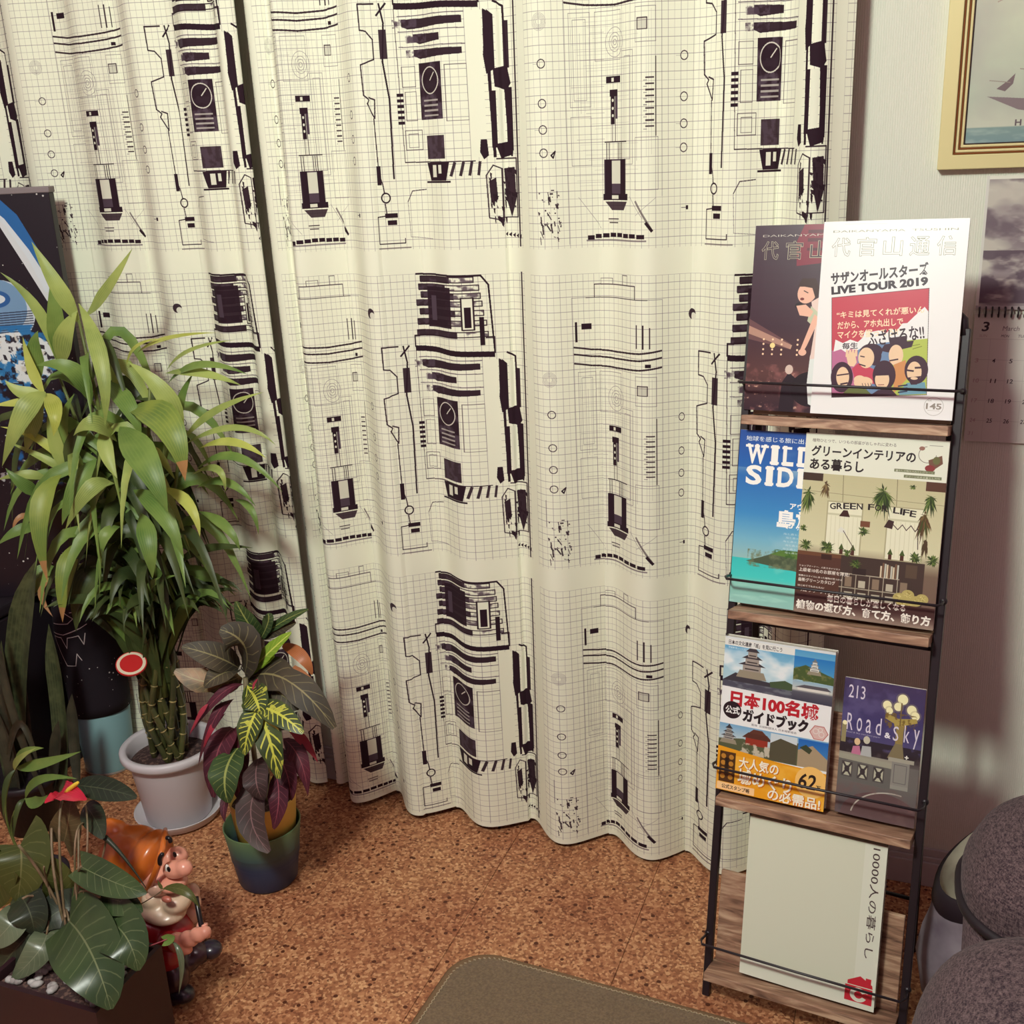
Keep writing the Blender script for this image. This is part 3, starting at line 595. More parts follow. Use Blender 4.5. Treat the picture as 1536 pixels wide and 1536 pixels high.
    s = 'GREEN FOR LIFE'; X = 44
    for i, ch in enumerate(s):
        wd = {'I': 2.2, ' ': 5}.get(ch, 8.2)
        if ch != ' ': c.text(ch, X, 107-4*math.sin(i/13*3.14), X+wd, 116-4*math.sin(i/13*3.14), TX, bold=.02, rot=(i-6.5)*.012)
        X += wd+1.6
    W = (240, 232, 220)
    for y, s, x1, h in ((208, 'ショップオーナー、人気スタイリスト', 62, 3), (213, '上級者10名のお部屋を拝見!', 76, 6), (224, '部屋のスタイルにあった植物が見つかる', 66, 3), (229, '最新グリーンカタログ', 56, 6), (240, 'はじめてでもかんたん!', 40, 3), (245, '“今風”グリーンインテリアの作り方', 92, 6)): c.text(s, 4, y, 4+x1, y+h, W, bold=.015)
    c.text('毎日の暮らしが楽しくなる', 50, 251, 164, 262, W, bold=.03); c.text('植物の選び方、育て方、飾り方', 4, 265, 200, 279, (246, 240, 228), bold=.045)
    return c
def castle(c, x, y, s, body=(226, 224, 214), roof=(70, 66, 72), n=3):
    yy = y
    c.poly([(x-s*.95, y), (x-s*.75, y-s*.45), (x+s*.75, y-s*.45), (x+s*.95, y)], (150, 140, 120))
    for k in range(n):
        wd = s*(.72-.18*k); c.rect(x-wd*.78, y-s*(.45+.42*(k+1)), x+wd*.78, y-s*(.45+.42*k), body); c.rect(x-wd*.6, y-s*(.45+.42*k)-s*.16, x+wd*.6, y-s*(.45+.42*k)-s*.08, (70, 62, 62))
        yt = y-s*(.45+.42*(k+1)); c.poly([(x-wd*1.2, yt+s*.08), (x-wd*.6, yt-s*.12), (x+wd*.6, yt-s*.12), (x+wd*1.2, yt+s*.08)], roof)
    c.poly([(x-s*.22, yt-s*.1), (x, yt-s*.42), (x+s*.22, yt-s*.1)], roof)
def cover_castle():
    c = Canvas(174, 250, 5, (236, 238, 236))
    c.grad(0, 0, 174, 86, [(0, (70, 150, 200)), (.5, (160, 200, 216)), (1, (190, 210, 214))]); c.noise(0, 12, 112, 70, 26, (236, 240, 240), .45, .7, .9, sx=1.8)
    c.poly([(0, 70), (20, 56), (60, 62), (112, 66), (112, 86), (0, 86)], (62, 58, 66)); c.poly([(76, 62), (100, 56), (112, 60), (112, 78), (80, 80)], (70, 88, 60)); castle(c, 46, 62, 26, (160, 150, 140), (62, 56, 62), 3); c.rect(0, 70, 112, 86, (78, 78, 92)); c.noise(0, 70, 112, 86, 5, (120, 124, 130), .5, .7, .7, sx=3)
    c.grad(112, 14, 174, 48, [(0, (40, 120, 190)), (1, (90, 160, 200))]); c.poly([(112, 34), (130, 26), (174, 40), (174, 52), (112, 50)], (74, 92, 50)); c.noise(112, 30, 174, 52, 5, (120, 120, 70), .5, .7, .8); castle(c, 144, 40, 12, (220, 220, 210), (120, 124, 124), 3)
    c.grad(112, 52, 174, 86, [(0, (150, 180, 200)), (.4, (200, 200, 190)), (.5, (90, 90, 100)), (1, (60, 60, 76))]); c.rect(120, 62, 168, 66, (220, 216, 206)); c.poly([(116, 62), (130, 57), (165, 57), (172, 62)], (90, 86, 92))
    c.rect(0, 0, 174, 4, (220, 224, 224)); c.rect(0, 3, 112, 14, (228, 228, 222)); c.text('日本の文化遺産「城」を見に行こう', 6, 5, 92, 12, (36, 28, 34), bold=.015); c.text('歴史群像シリーズ', 6, 15.5, 34, 18.5, (230, 240, 245))
    c.poly([(0, 80), (174, 84), (174, 142), (0, 142)], (238, 238, 236)); c.text('日本100名城', 16, 86, 154, 109, (188, 34, 46), bold=.045)
    c.ell(19, 117, 15, 14, (40, 28, 34)); c.text('公式', 8, 111, 31, 123, (240, 240, 236), bold=.03); c.text('ガイドブック', 38, 112, 140, 131, (34, 24, 30), bold=.06); c.text('監修  公益財団法人 日本城郭協会', 52, 133, 124, 136.5, (70, 60, 66))
    h = [(158+14*math.cos(a), 128+12*math.sin(a)) for a in np.linspace(0, 6.283, 7)]; c.poly(h, (206, 150, 140), .6); c.line(h, 1.2, (190, 110, 104)); c.ring(153, 126, 4, 4, 1, (230, 220, 214)); c.ring(162, 130, 4, 4, 1, (230, 220, 214)); c.ring(160, 123, 3, 3, 1, (230, 220, 214))
    c.grad(0, 140, 174, 186, [(0, (120, 170, 206)), (.5, (190, 206, 210)), (1, (90, 96, 80))]); c.poly([(0, 166), (40, 160), (80, 168), (128, 150), (128, 186), (0, 186)], (86, 92, 66)); castle(c, 16, 172, 15, (160, 156, 150), (60, 58, 66), 3)
    c.rect(44, 156, 80, 168, (150, 54, 40)); c.poly([(38, 157), (48, 148), (78, 148), (88, 157)], (88, 50, 40)); c.poly([(48, 149), (56, 142), (70, 142), (78, 149)], (96, 56, 44)); c.noise(36, 166, 84, 184, 6, (206, 196, 176), .45, .6, .9)
    c.rect(84, 142, 126, 160, (206, 216, 220)); c.poly([(84, 158), (100, 148), (126, 154), (126, 184), (84, 184)], (84, 80, 62)); c.grad(128, 142, 174, 176, [(0, (30, 100, 180)), (1, (80, 140, 190))]); c.poly([(128, 160), (150, 150), (174, 168), (174, 186), (128, 186)], (170, 150, 120)); c.poly([(130, 156), (140, 150), (150, 157), (146, 164)], (60, 70, 50))
    c.poly([(0, 178), (90, 186), (174, 190), (174, 250), (0, 250)], (236, 160, 32)); c.noise(0, 190, 174, 250, 26, (246, 184, 70), .4, .7, .8)
    c.rect(4, 186, 30, 236, (78, 48, 26)); 
    for i in range(4):
        for j in range(2): c.ell(10+j*13, 194+i*11, 4, 4, (190, 130, 50))
    c.rect(13, 196, 19, 222, (40, 30, 24)); c.ell(152, 208, 25, 25, (248, 196, 110)); c.text('62', 132, 196, 158, 219, (44, 32, 30), bold=.02, shear=.12); c.text('万', 160, 211, 167, 218, (44, 32, 30), bold=.03)
    OT, W = (206, 110, 20), (250, 244, 226)
    for s, x0, y0, x1, y1 in (('大人気の', 36, 190, 100, 208), ('城めぐり', 36, 209, 122, 233), ('の必需品!', 86, 231, 168, 249)): c.text(s, x0+1, y0+1, x1+1, y1+1, OT, bold=.05); c.text(s, x0, y0, x1, y1, W, bold=.022)
    c.rect(2, 237, 64, 249, (250, 206, 150)); c.text('公式スタンプ帳', 10, 239.5, 56, 246.5, (60, 36, 30), bold=.02)
    return c
def cover_road():
    c = Canvas(120, 212, 5, (62, 56, 96)); c.grad(0, 0, 120, 212, [(0, (70, 58, 92)), (.3, (66, 60, 108)), (.48, (84, 78, 120)), (.5, (58, 48, 52)), (.62, (120, 116, 108)), (1, (84, 78, 84))])
    c.noise(0, 0, 120, 100, 20, (104, 98, 142), .5, .75, .5); c.noise(0, 92, 120, 116, 12, (44, 38, 44), .3, .5, .9); c.grad(0, 115, 88, 124, [(0, (150, 146, 132)), (1, (166, 162, 142))])
    LG = (246, 240, 190)
    for X, Y, r in ((88, 20, 7.5), (66, 32, 6.5), (82, 32, 6), (102, 34, 7), (108, 42, 6), (70, 40, 5)): c.ell(X, Y, r+2.5, r+2.5, (180, 168, 120), .35); c.ell(X, Y, r, r*1.05, LG)
    c.poly([(66, 44), (84, 50), (110, 46), (112, 52), (96, 58), (92, 66), (80, 66), (78, 58), (64, 52)], (176, 156, 84)); c.noise(64, 42, 112, 66, 4, (120, 96, 50), .5, .65, .9)
    c.rect(82, 60, 93, 88, (150, 130, 76)); c.poly([(82, 88), (93, 88), (97, 112), (72, 112)], (130, 118, 88)); c.line([(87, 26), (87, 60)], 2, (120, 100, 60)); c.rect(1, 70, 8, 100, (150, 140, 100)); c.ell(5, 70, 3.5, 3.5, LG)
    c.ell(26, 96, 4.5, 5.5, (226, 196, 150)); c.poly([(18, 116), (20, 104), (30, 102), (33, 116)], (196, 120, 150)); c.ell(40, 91, 5, 6, (206, 200, 176)); c.poly([(32, 116), (34, 101), (47, 100), (49, 116)], (180, 182, 180))
    c.rect(74, 110, 112, 116, (166, 162, 146)); c.rect(80, 116, 106, 152, (140, 138, 130)); c.line([(84, 120), (102, 120), (102, 148), (84, 148)], 1, (104, 100, 100), close=True); c.rect(74, 152, 112, 158, (150, 148, 138))
    c.poly([(0, 118), (80, 120), (80, 128), (0, 126)], (160, 158, 140)); c.poly([(0, 126), (80, 128), (80, 160), (0, 158)], (104, 102, 98)); c.poly([(106, 122), (120, 122), (120, 160), (106, 158)], (110, 106, 102))
    for k in range(3): X = 6+k*24; c.rect(X, 130, X+15, 152, (190, 190, 166)); c.line([(X+1, 131), (X+14, 151)], 3, (66, 60, 62)); c.line([(X+14, 131), (X+1, 151)], 3, (66, 60, 62)); c.ell(X+7.5, 141, 4, 5, (60, 54, 58)); c.line([(X, 130), (X+15, 130), (X+15, 152), (X, 152)], 1.6, (80, 76, 76), close=True)
    c.ell(70, 212, 62, 44, (98, 76, 78)); c.ring(86, 212, 62, 46, 2, (186, 182, 170), a0=3.3, a1=4.9); c.noise(0, 160, 120, 212, 14, (116, 92, 90), .5, .75, .6)
    W = (222, 214, 226); c.text('213', 7, 10, 32, 30, W, bold=.0)
    for ch, a, b in (('R', 8, 17), ('o', 23, 31), ('a', 37, 45), ('d', 52, 60)): c.text(ch, a, 54 if ch in 'Rd' else 59, b, 80, W, bold=.0)
    c.text('&', 66, 74, 74, 82, (240, 236, 240), bold=.03)
    for ch, a, b in (('S', 78, 86), ('k', 94, 102), ('y', 108, 116)): c.text(ch, a, 62 if ch != 'k' else 58, b, 92 if ch == 'y' else 84, W, bold=.0)
    c.text('Road & Sky members paper', 8, 82, 60, 85, (190, 186, 200)); c.text('+', 98, 104, 103, 109, (240, 236, 226), bold=.04)
    return c
def cover_big():
    c = Canvas(207, 275, 4, (220, 222, 200)); c.rect(175, 0, 207, 275, (228, 230, 212)); c.rect(0, 245, 207, 275, (228, 230, 212))
    c.text('10000人の暮らし', 186, 6-13, 186+183, 6, (74, 58, 58), bold=.004, rot=math.pi/2)
    R = (206, 44, 60)
    c.poly([(166, 232), (184, 221), (202, 232), (203, 238), (166, 238)], R); c.rect(192, 222, 200, 232, R); c.rect(163, 239.5, 203, 266, R); c.ell(183, 253, 12.5, 12, (228, 230, 212)); c.ell(183, 253, 6, 6, R); c.poly([(183, 253), (197, 246), (198, 259)], R); c.line([(190, 245), (196, 248)], 1, (228, 230, 212))
    return c
M_paper = mat('page_edges', srgb(226, 222, 208), .8, srgb(196, 190, 178), 30, stretch=(1, 1, 20))
def magazine(name, u0, v0, wd, ht, th, w0, cv, label, cat='magazine', rot=0., back=None, tilt=0., rough=.3):
    """lower left corner (u0, v0) on the rack front; w0 = how far its back stands off the rack plane"""
    U = (RU*math.cos(rot)+RV*math.sin(rot)); V = (RV*math.cos(rot)-RU*math.sin(rot)); N = RN
    V = (V*math.cos(tilt)-N*math.sin(tilt)).normalized(); N = U.cross(V).normalized()
    O = RP(u0, v0, w0); root = thing(name, O, label, cat, None)
    P = lambda a, b, d: O+U*a+V*b+N*d
    # page block, slightly inset
    v, f = obox(P(wd/2, ht/2, th/2), (U, V, N), (wd/2-.0012, ht/2-.0012, th/2-.0005)); mesh('page_block', v, f, M_paper, root, smooth=False)
    m = print_mat(name+'_cover', cv, rough, coat=.25); mb = back or M_paper
    # folded cover: front sheet gently bowed, spine, back sheet
    n = 12; Vs, F, UV, fm = [], [], [], []
    for i in range(n+1):
        t = i/n; bow = .0012*math.sin(math.pi*t)+.0008*t
        for j in (0, 1):
            Vs.append(P(wd*t, ht*j, th+bow)); UV.append((t, j))
    for i in range(n): a = 2*i; F.append((a, a+2, a+3, a+1)); fm.append(0)
    k = len(Vs); Vs += [P(0, 0, 0), P(0, ht, 0), P(wd, 0, 0), P(wd, ht, 0)]; UV += [(0, 0), (0, 1), (.01, 0), (.01, 1)]
    F += [(0, 1, k+1, k), (k, k+1, k+3, k+2)]; fm += [1, 1]
    o = mesh('cover', Vs, F, [m, mb], root, smooth=False, uv=UV, fm=fm); s = o.modifiers.new('t', 'SOLIDIFY'); s.thickness = .0004; s.offset = 1
    return root
W0 = .0005
magazine('magazine', -.001, .9705, .200, .277, .0022, W0, cover_dark(), 'dark stage-photo magazine half hidden behind the white one on the top shelf')
magazine('magazine', .103, .9705, .199, .279, .0035, W0+.006, cover_white(), 'white magazine with red comic panel on the top shelf')
magazine('magazine', -.003, .6685, .200, .271, .0035, W0, cover_blue(), 'blue sea and sky magazine left on the second shelf')
magazine('magazine', .1005, .6685, .202, .273, .0055, W0+.006, cover_green(), 'houseplant interior magazine with cream heading on the second shelf')
magazine('guidebook', -.001, .3655, .171, .250, .016, W0, cover_castle(), 'thick castle guidebook with orange band on the third shelf', 'book')
magazine('magazine', .184, .3655, .116, .212, .0025, W0, cover_road(), 'night-blue magazine with glowing street lamps on the third shelf')
magazine('booklet', .058, .0685, .210, .264, .014, W0, cover_big(), 'large blank pale-green booklet with a red camera mark on the bottom shelf', 'booklet')
# ---------------------------------------------------------------- picture frame on the wall
fr = thing('picture_frame', at(1500, 240, WALLY), 'gold moulded picture frame above the calendar, showing a misty sea print', 'picture frame')
FXL, FZB = -.019, at(1409, 255, 1.88).z; FXR, FZT = FXL+.62, FZB+.50
M_gold = mat('pale_gold', srgb(218, 204, 150), .4, metal=.12, bump=.03, bscale=60); M_bronze = mat('bronze_line', srgb(128, 72, 34), .35, metal=.4)
def frame_ring(name, inset, wd, y0, y1, m):
    a, b = inset, inset+wd; q = []
    for s in (a, b): q.append([(FXL+s, FZB+s), (FXR-s, FZB+s), (FXR-s, FZT-s), (FXL+s, FZT-s)])
    V = []; F = []
    for (ring, ys) in ((q[0], (y0, y1)), (q[1], (y0, y1))):
        for y in ys: V += [(x, y, z) for x, z in ring]
    # 0-3 outer front, 4-7 outer back, 8-11 inner front, 12-15 inner back
    for k in range(4):
        j = (k+1) % 4; F += [(k, j, 8+j, 8+k), (4+k, 4+j, j, k), (8+k, 8+j, 12+j, 12+k), (12+k, 12+j, 4+j, 4+k)]
    return bevel(mesh(name, V, F, m, fr, smooth=False), .0012)
frame_ring('outer_moulding', 0, .021, WALLY-.020, WALLY, M_gold)
frame_ring('moulding_step', .021, .003, WALLY-.017, WALLY, M_bronze); frame_ring('moulding_step', .024, .004, WALLY-.015, WALLY, M_gold)
frame_ring('moulding_step', .028, .003, WALLY-.013, WALLY, M_bronze); frame_ring('moulding_step', .031, .004, WALLY-.0115, WALLY, M_gold)
frame_ring('inner_lip', .035, .002, WALLY-.010, WALLY, mat('dark_lip', srgb(50, 30, 30), .5))
def art_sea():
    c = Canvas(546, 426, 2.4, (196, 204, 178)); c.grad(0, 0, 546, 426, [(0, (198, 206, 176)), (.55, (204, 208, 184)), (.85, (182, 190, 172)), (.945, (196, 198, 180)), (.95, (128, 152, 148)), (1, (120, 146, 148))])
    c.noise(0, 0, 546, 394, 90, (176, 172, 164), .5, .75, .6); c.noise(0, 405, 546, 426, 12, (160, 178, 172), .5, .7, .7, sx=3); c.noise(60, 20, 300, 240, 60, (160, 150, 150), .55, .8, .5)
    B = (132, 118, 120)
    c.poly([(26, 360), (90, 366), (230, 374), (400, 362), (360, 392), (140, 392), (70, 380)], B); c.poly([(84, 364), (100, 350), (180, 340), (220, 324), (280, 330), (310, 364)], (160, 148, 144))
    for X, Y in ((48, 342), (88, 328)): c.poly([(X-10, Y+8), (X+4, Y-2), (X+14, Y-12), (X+12, Y+2), (X+2, Y+12)], (120, 104, 106)); c.line([(X-20, Y-4), (X+8, Y)], 1.2, (150, 140, 130))
    c.poly([(84, 190), (96, 178), (100, 240), (92, 252), (84, 230)], (104, 100, 112)); c.line([(30, 232), (60, 218), (100, 210)], 1.6, (170, 152, 140)); c.text('H', 68, 394, 76, 402, (96, 84, 90), bold=.03)
    return c
v, f = wbox(FXL+.036, FXR-.036, WALLY-.008, WALLY-.004, FZB+.036, FZT-.036)
Vq = [(FXL+.036, WALLY-.008, FZB+.036), (FXR-.036, WALLY-.008, FZB+.036), (FXR-.036, WALLY-.008, FZT-.036), (FXL+.036, WALLY-.008, FZT-.036)]
o = mesh('print', Vq, [(0, 1, 2, 3)], print_mat('sea_print', art_sea(), .3, coat=.4), fr, smooth=False, uv=[(0, 0), (1, 0), (1, 1), (0, 1)])
# ---------------------------------------------------------------- calendar
CX0, CZT, CZR, CZB = .0535, at(1480, 264, WALLY-.004).z, at(1463, 467, WALLY-.006).z, at(1445, 661, WALLY-.006).z; CW = .30
cal = thing('wall_calendar', (CX0+CW/2, WALLY, CZB), 'spiral-bound March wall calendar with a grey rock photo, right of the rack', 'calendar')
def cal_photo():
    c = Canvas(300, 200, 3.2, (150, 138, 140)); c.noise(0, 0, 300, 200, 55, (196, 190, 178), .45, .62, .95, sx=2); c.noise(0, 0, 300, 200, 26, (104, 88, 98), .5, .68, .8, sx=1.8, seed=5); c.noise(0, 0, 300, 200, 10, (206, 200, 188), .58, .74, .6, sx=3, seed=9); c.noise(0, 110, 140, 190, 24, (92, 76, 88), .5, .64, .9, sx=1.4, seed=2); c.noise(120, 20, 260, 190, 30, (210, 208, 190), .4, .6, .7, seed=7)
    c.rect(0, 0, 300, 5, (224, 222, 208)); c.rect(0, 0, 4, 200, (214, 210, 202)); c.rect(0, 194, 300, 200, (180, 170, 170)); return c
def cal_grid():
    c = Canvas(300, 200, 4, (206, 200, 192)); T = (56, 40, 50); RD = (176, 150, 150)
    c.text('3', 12, 12, 21, 26, T, bold=.02, shear=.15); c.text('March', 42, 18, 66, 25, (110, 92, 98), shear=.15)
    dw = ['SUN', 'MON', 'TUE', 'WED', 'THU', 'FRI', 'SAT']
    for i in range(7): c.text(dw[i], 9+i*24+(8 if i else 0), 31, 20+i*24+(8 if i else 0), 35, RD if i == 0 else T, shear=.15)
    for r in range(5): c.line([(5, 38+r*32), (295, 38+r*32)], .4, (170, 160, 158)); 
    for i in range(1, 8): c.line([(i*26, 38), (i*26, 198)], .25, (186, 176, 172))
    d = 1
    for wk in range(6):
        for k in range(7):
            if wk == 0 and k < 5: continue
            if d > 31: break
            X = 6+k*25; Y = 68+(wk-1)*31.5 if wk < 5 else 176
            if wk == 0: Y = 46
            if wk < 5: c.text(str(d), X, Y, X+(8 if d > 9 else 4.6), Y+6.5, RD if k == 0 else T, bold=.012, shear=.12)
            else: c.text('31', 5, 184, 12, 190, RD, shear=.12)
            d += 1
        if wk == 5: break
    return c
for nm, z0, z1, cv, y in (('photo_sheet', CZR+.003, CZT, cal_photo, WALLY-.005), ('month_sheet', CZB, CZR-.004, cal_grid, WALLY-.0062)):
    v = [(CX0, y, z0), (CX0+CW, y, z0), (CX0+CW, y, z1), (CX0, y, z1)]
    o = mesh(nm, v, [(0, 1, 2, 3)], print_mat(nm, cv(), .6), cal, smooth=False, uv=[(0, 0), (1, 0), (1, 1), (0, 1)]); s = o.modifiers.new('t', 'SOLIDIFY'); s.thickness = .0009; s.offset = -1
for i in range(16):
    x = CX0+.006+.0093*i+(.0 if i < 30 else 0); pts = [(x, WALLY-.0058-.005+.0055*math.cos(a), CZR+.0078*math.sin(a)) for a in np.linspace(.6, 5.7, 9)]
    v, f = tube(pts, .0014, 6); mesh('binding_ring', v, f, M_metal, cal)
# ---------------------------------------------------------------- rug
RX0, RY1 = -.705, 1.464
def rug_outline(ins, z):
    pts = []; x0, x1, y1, y0 = RX0+ins, 1.2-ins, RY1-ins, .15+ins; r = .075-ins*.6
    for cx, cy, a0 in ((x0+r, y1-r, math.pi), (x1-r, y1-r, math.pi/2), (x1-r, y0+r, 0), (x0+r, y0+r, -math.pi/2)):
        for k in range(13): a = a0-math.pi/2*k/12; pts.append(Vector((cx+r*math.cos(a), cy+r*math.sin(a), z)))
    c = Vector((RX0, RY1, 0)); R = Matrix.Rotation(math.radians(-3.0), 3, 'Z')
    return [c+R@(p-c) for p in pts]
rug = thing('rug', (0, .8, 0), 'greyish brown low-pile rug with rounded corner and stitched edge', 'rug')
M_rug = mat('rug_pile', srgb(128, 106, 78), .95, srgb(104, 84, 62), 260, bump=.8, bscale=700, spec=.1, sheen=.3); M_bind = mat('rug_binding', srgb(122, 98, 74), .9, bump=.5, bscale=500, spec=.1)
L1, L2 = rug_outline(.012, .010), rug_outline(.03, .0105); n = len(L1)
mesh('pile', L1+L2, [(i, (i+1) % n, n+(i+1) % n, n+i) for i in range(n)]+[tuple(range(n, 2*n))], M_rug, rug, smooth=False)
Ls = [rug_outline(.0, .0005), rug_outline(-.001, .006), rug_outline(.004, .0105), rug_outline(.012, .0105), rug_outline(.013, .0095)]
V = sum(Ls, []); F = [(k*n+i, k*n+(i+1) % n, (k+1)*n+(i+1) % n, (k+1)*n+i) for k in range(4) for i in range(n)]; mesh('binding', V, F, M_bind, rug)
# zigzag stitches along the inner edge of the binding, one joined part (hundreds of stitches)
path = rug_outline(.0125, .0112); V, F = [], []; M_st = mat('stitch_thread', srgb(176, 158, 128), .8)
for a, b in list(zip(path, path[1:]+path[:1])):
    L = (b-a).length; m = max(1, int(L/.0045)); t = (b-a).normalized(); s = Vector((-t.y, t.x, 0))
    for k in range(m):
        p = a+(b-a)*(k+.5)/m
        v, f = obox(p, ((t*.8+s*.6*(1 if k % 2 else -1)).normalized(), (s*.8-t*.6*(1 if k % 2 else -1)).normalized(), Vector((0, 0, 1))), (.0022, .0007, .0008)); V, F = join((V, F), (v, f))if False else (V+v, F+[tuple(i+len(V) for i in q) for q in f])
o = mesh('edge_stitching', V, F, M_st, rug, smooth=False); o['kind'] = 'stuff'
# ---------------------------------------------------------------- upholstered seat at the lower right
M_tweed = None
def tweed():
    m = mat('purple_grey_tweed', srgb(84, 66, 76), .9, spec=.15, sheen=.05); N = m.node_tree.nodes; L = m.node_tree.links; B = N['Principled BSDF']
    tc = N.new('ShaderNodeTexCoord'); mp = N.new('ShaderNodeMapping'); L.new(tc.outputs['Object'], mp.inputs[0]); mp.inputs['Scale'].default_value = (1, 1, .22)
    n = N.new('ShaderNodeTexNoise'); n.inputs['Scale'].default_value = 620; n.inputs['Detail'].default_value = 3; L.new(mp.outputs[0], n.inputs[0])
    mp2 = N.new('ShaderNodeMapping'); L.new(tc.outputs['Object'], mp2.inputs[0]); mp2.inputs['Scale'].default_value = (.25, .25, 1)
    n2 = N.new('ShaderNodeTexNoise'); n2.inputs['Scale'].default_value = 620; n2.inputs['Detail'].default_value = 3; L.new(mp2.outputs[0], n2.inputs[0])
    a = N.new('ShaderNodeMath'); a.operation = 'ADD'; L.new(n.outputs[0], a.inputs[0]); L.new(n2.outputs[0], a.inputs[1]); h = N.new('ShaderNodeMath'); h.operation = 'MULTIPLY'; h.inputs[1].default_value = .5; L.new(a.outputs[0], h.inputs[0])
    r = N.new('ShaderNodeValToRGB'); e = r.color_ramp.elements; e[0].position = .38; e[0].color = srgb(44, 32, 40); e[1].position = .68; e[1].color = srgb(118, 98, 98); L.new(h.outputs[0], r.inputs[0]); L.new(r.outputs[0], B.inputs['Base Color'])
    b = N.new('ShaderNodeBump'); b.inputs['Strength'].default_value = .7; b.inputs['Distance'].default_value = .0015; L.new(h.outputs[0], b.inputs['Height']); L.new(b.outputs[0], B.inputs['Normal']); return m
M_tweed = tweed(); M_black = mat('black_piping', srgb(30, 20, 26), .6)
seat = thing('lounge_chair', (.30, 1.05, .0115), 'purple-grey tweed lounge chair with rounded cushions, bottom right corner', 'chair')
# lower front cushion
v, f = ellip((.275, .975, .274), (.252, .20, .2615), nu=64, nv=40, e=.5); mesh('seat_cushion', v, f, M_tweed, seat)
def head():
    # back cushion: dome above a black seam, gathered creases running over it
    c = Vector((.286, 1.315, .428)); V, F, UVs = [], [], []; nu, nv = 72, 34; R = Matrix.Rotation(math.radians(0), 3, 'Y')
    for i in range(nv+1):
        th = math.pi*.5*i/nv
        for k in range(nu):
            a = 2*math.pi*k/nu; sp = lambda x, e: math.copysign(abs(x)**e, x); rr = 1+.006*math.sin(14*th+2.2*math.cos(a)*3)
            V.append(c+R@Vector((.205*rr*sp(math.sin(th), .8)*sp(math.cos(a), .75), .135*rr*sp(math.sin(th), .8)*sp(math.sin(a), .75), .130*rr*sp(math.cos(th), .8))))
    for i in range(nv):
        for k in range(nu): a, b = i*nu+k, i*nu+(k+1) % nu; F.append((a, a+nu, b+nu, b))
    mesh('back_cushion', V, F, M_tweed, seat)
    ring = V[nv*nu:]; ring = [p-R@Vector((0, 0, .004)) for p in ring]; V2, F2 = tube(ring+[ring[0], ring[1]], .0075, 8, cap=False); mesh('piping', V2, F2, M_black, seat)
    lo = [Vector((p.x*.97+.03*c.x, p.y*.97+.03*c.y, p.z-.012)) for p in ring]; n = nu
    base = [Vector((c.x+(p.x-c.x)*.93, c.y+(p.y-c.y)*.93, .0125)) for p in lo]; mesh('back_base', lo+base, [(i, n+i, n+(i+1) % n, (i+1) % n) for i in range(n)]+[tuple(range(n))], M_tweed, seat)
head()
# ---------------------------------------------------------------- black-rimmed bag behind the seat
bag = thing('tote_bag', (.165, 1.565, 0), 'grey bag with black rim and pale lining, between rack and tweed chair', 'bag')
def bagmesh():
    c = Vector((.168, 1.568, 0)); n = 44
    def loop(z, rx, ry, cx, dz=0, dy=0): return [Vector((c.x+cx+rx*math.cos(2*math.pi*k/n), c.y+dy+ry*math.sin(2*math.pi*k/n), z+dz*math.cos(2*math.pi*k/n)*-1)) for k in range(n)]
    def loop(z, rx, ry, cx, k=0, dy=0): return [Vector((c.x+cx+rx*math.cos(a), c.y+dy+ry*math.sin(a), z+k*(.075*math.cos(a)+.035*math.sin(a)))) for a in [2*math.pi*q/n for q in range(n)]]
    outer = [loop(.002, .085, .05, .01), loop(.04, .115, .062, .0), loop(.12, .126, .068, -.002, .1), loop(.19, .122, .067, 0, .5), loop(.25, .117, .066, .004, .9), loop(.285, .113, .066, .004, 1)]
    rim = [outer[-1], loop(.292, .116, .068, .004, 1), loop(.318, .114, .067, .005, 1), loop(.324, .108, .063, .006, 1)]
    inn = [rim[-1], loop(.29, .104, .06, .006, 1), loop(.22, .10, .055, .01, .7), loop(.12, .09, .045, .01)]
    for nm, Ls, m in (('body', outer, mat('grey_nylon', srgb(104, 92, 104), .6, srgb(150, 140, 148), 12, bump=.2, bscale=30)), ('rim', rim, mat('black_band', srgb(36, 26, 34), .5)), ('lining', inn, mat('pale_lining', srgb(196, 190, 168), .8, srgb(150, 138, 124), 14))):
        V = sum(Ls, []); F = [(k*n+i, k*n+(i+1) % n, (k+1)*n+(i+1) % n, (k+1)*n+i) for k in range(len(Ls)-1) for i in range(n)]
        if nm == 'body': F.append(tuple(range(n))[::-1])
        if nm == 'lining': F.append(tuple(range(len(V)-n, len(V))))
        o = mesh(nm, V, F, m, bag)
bagmesh()
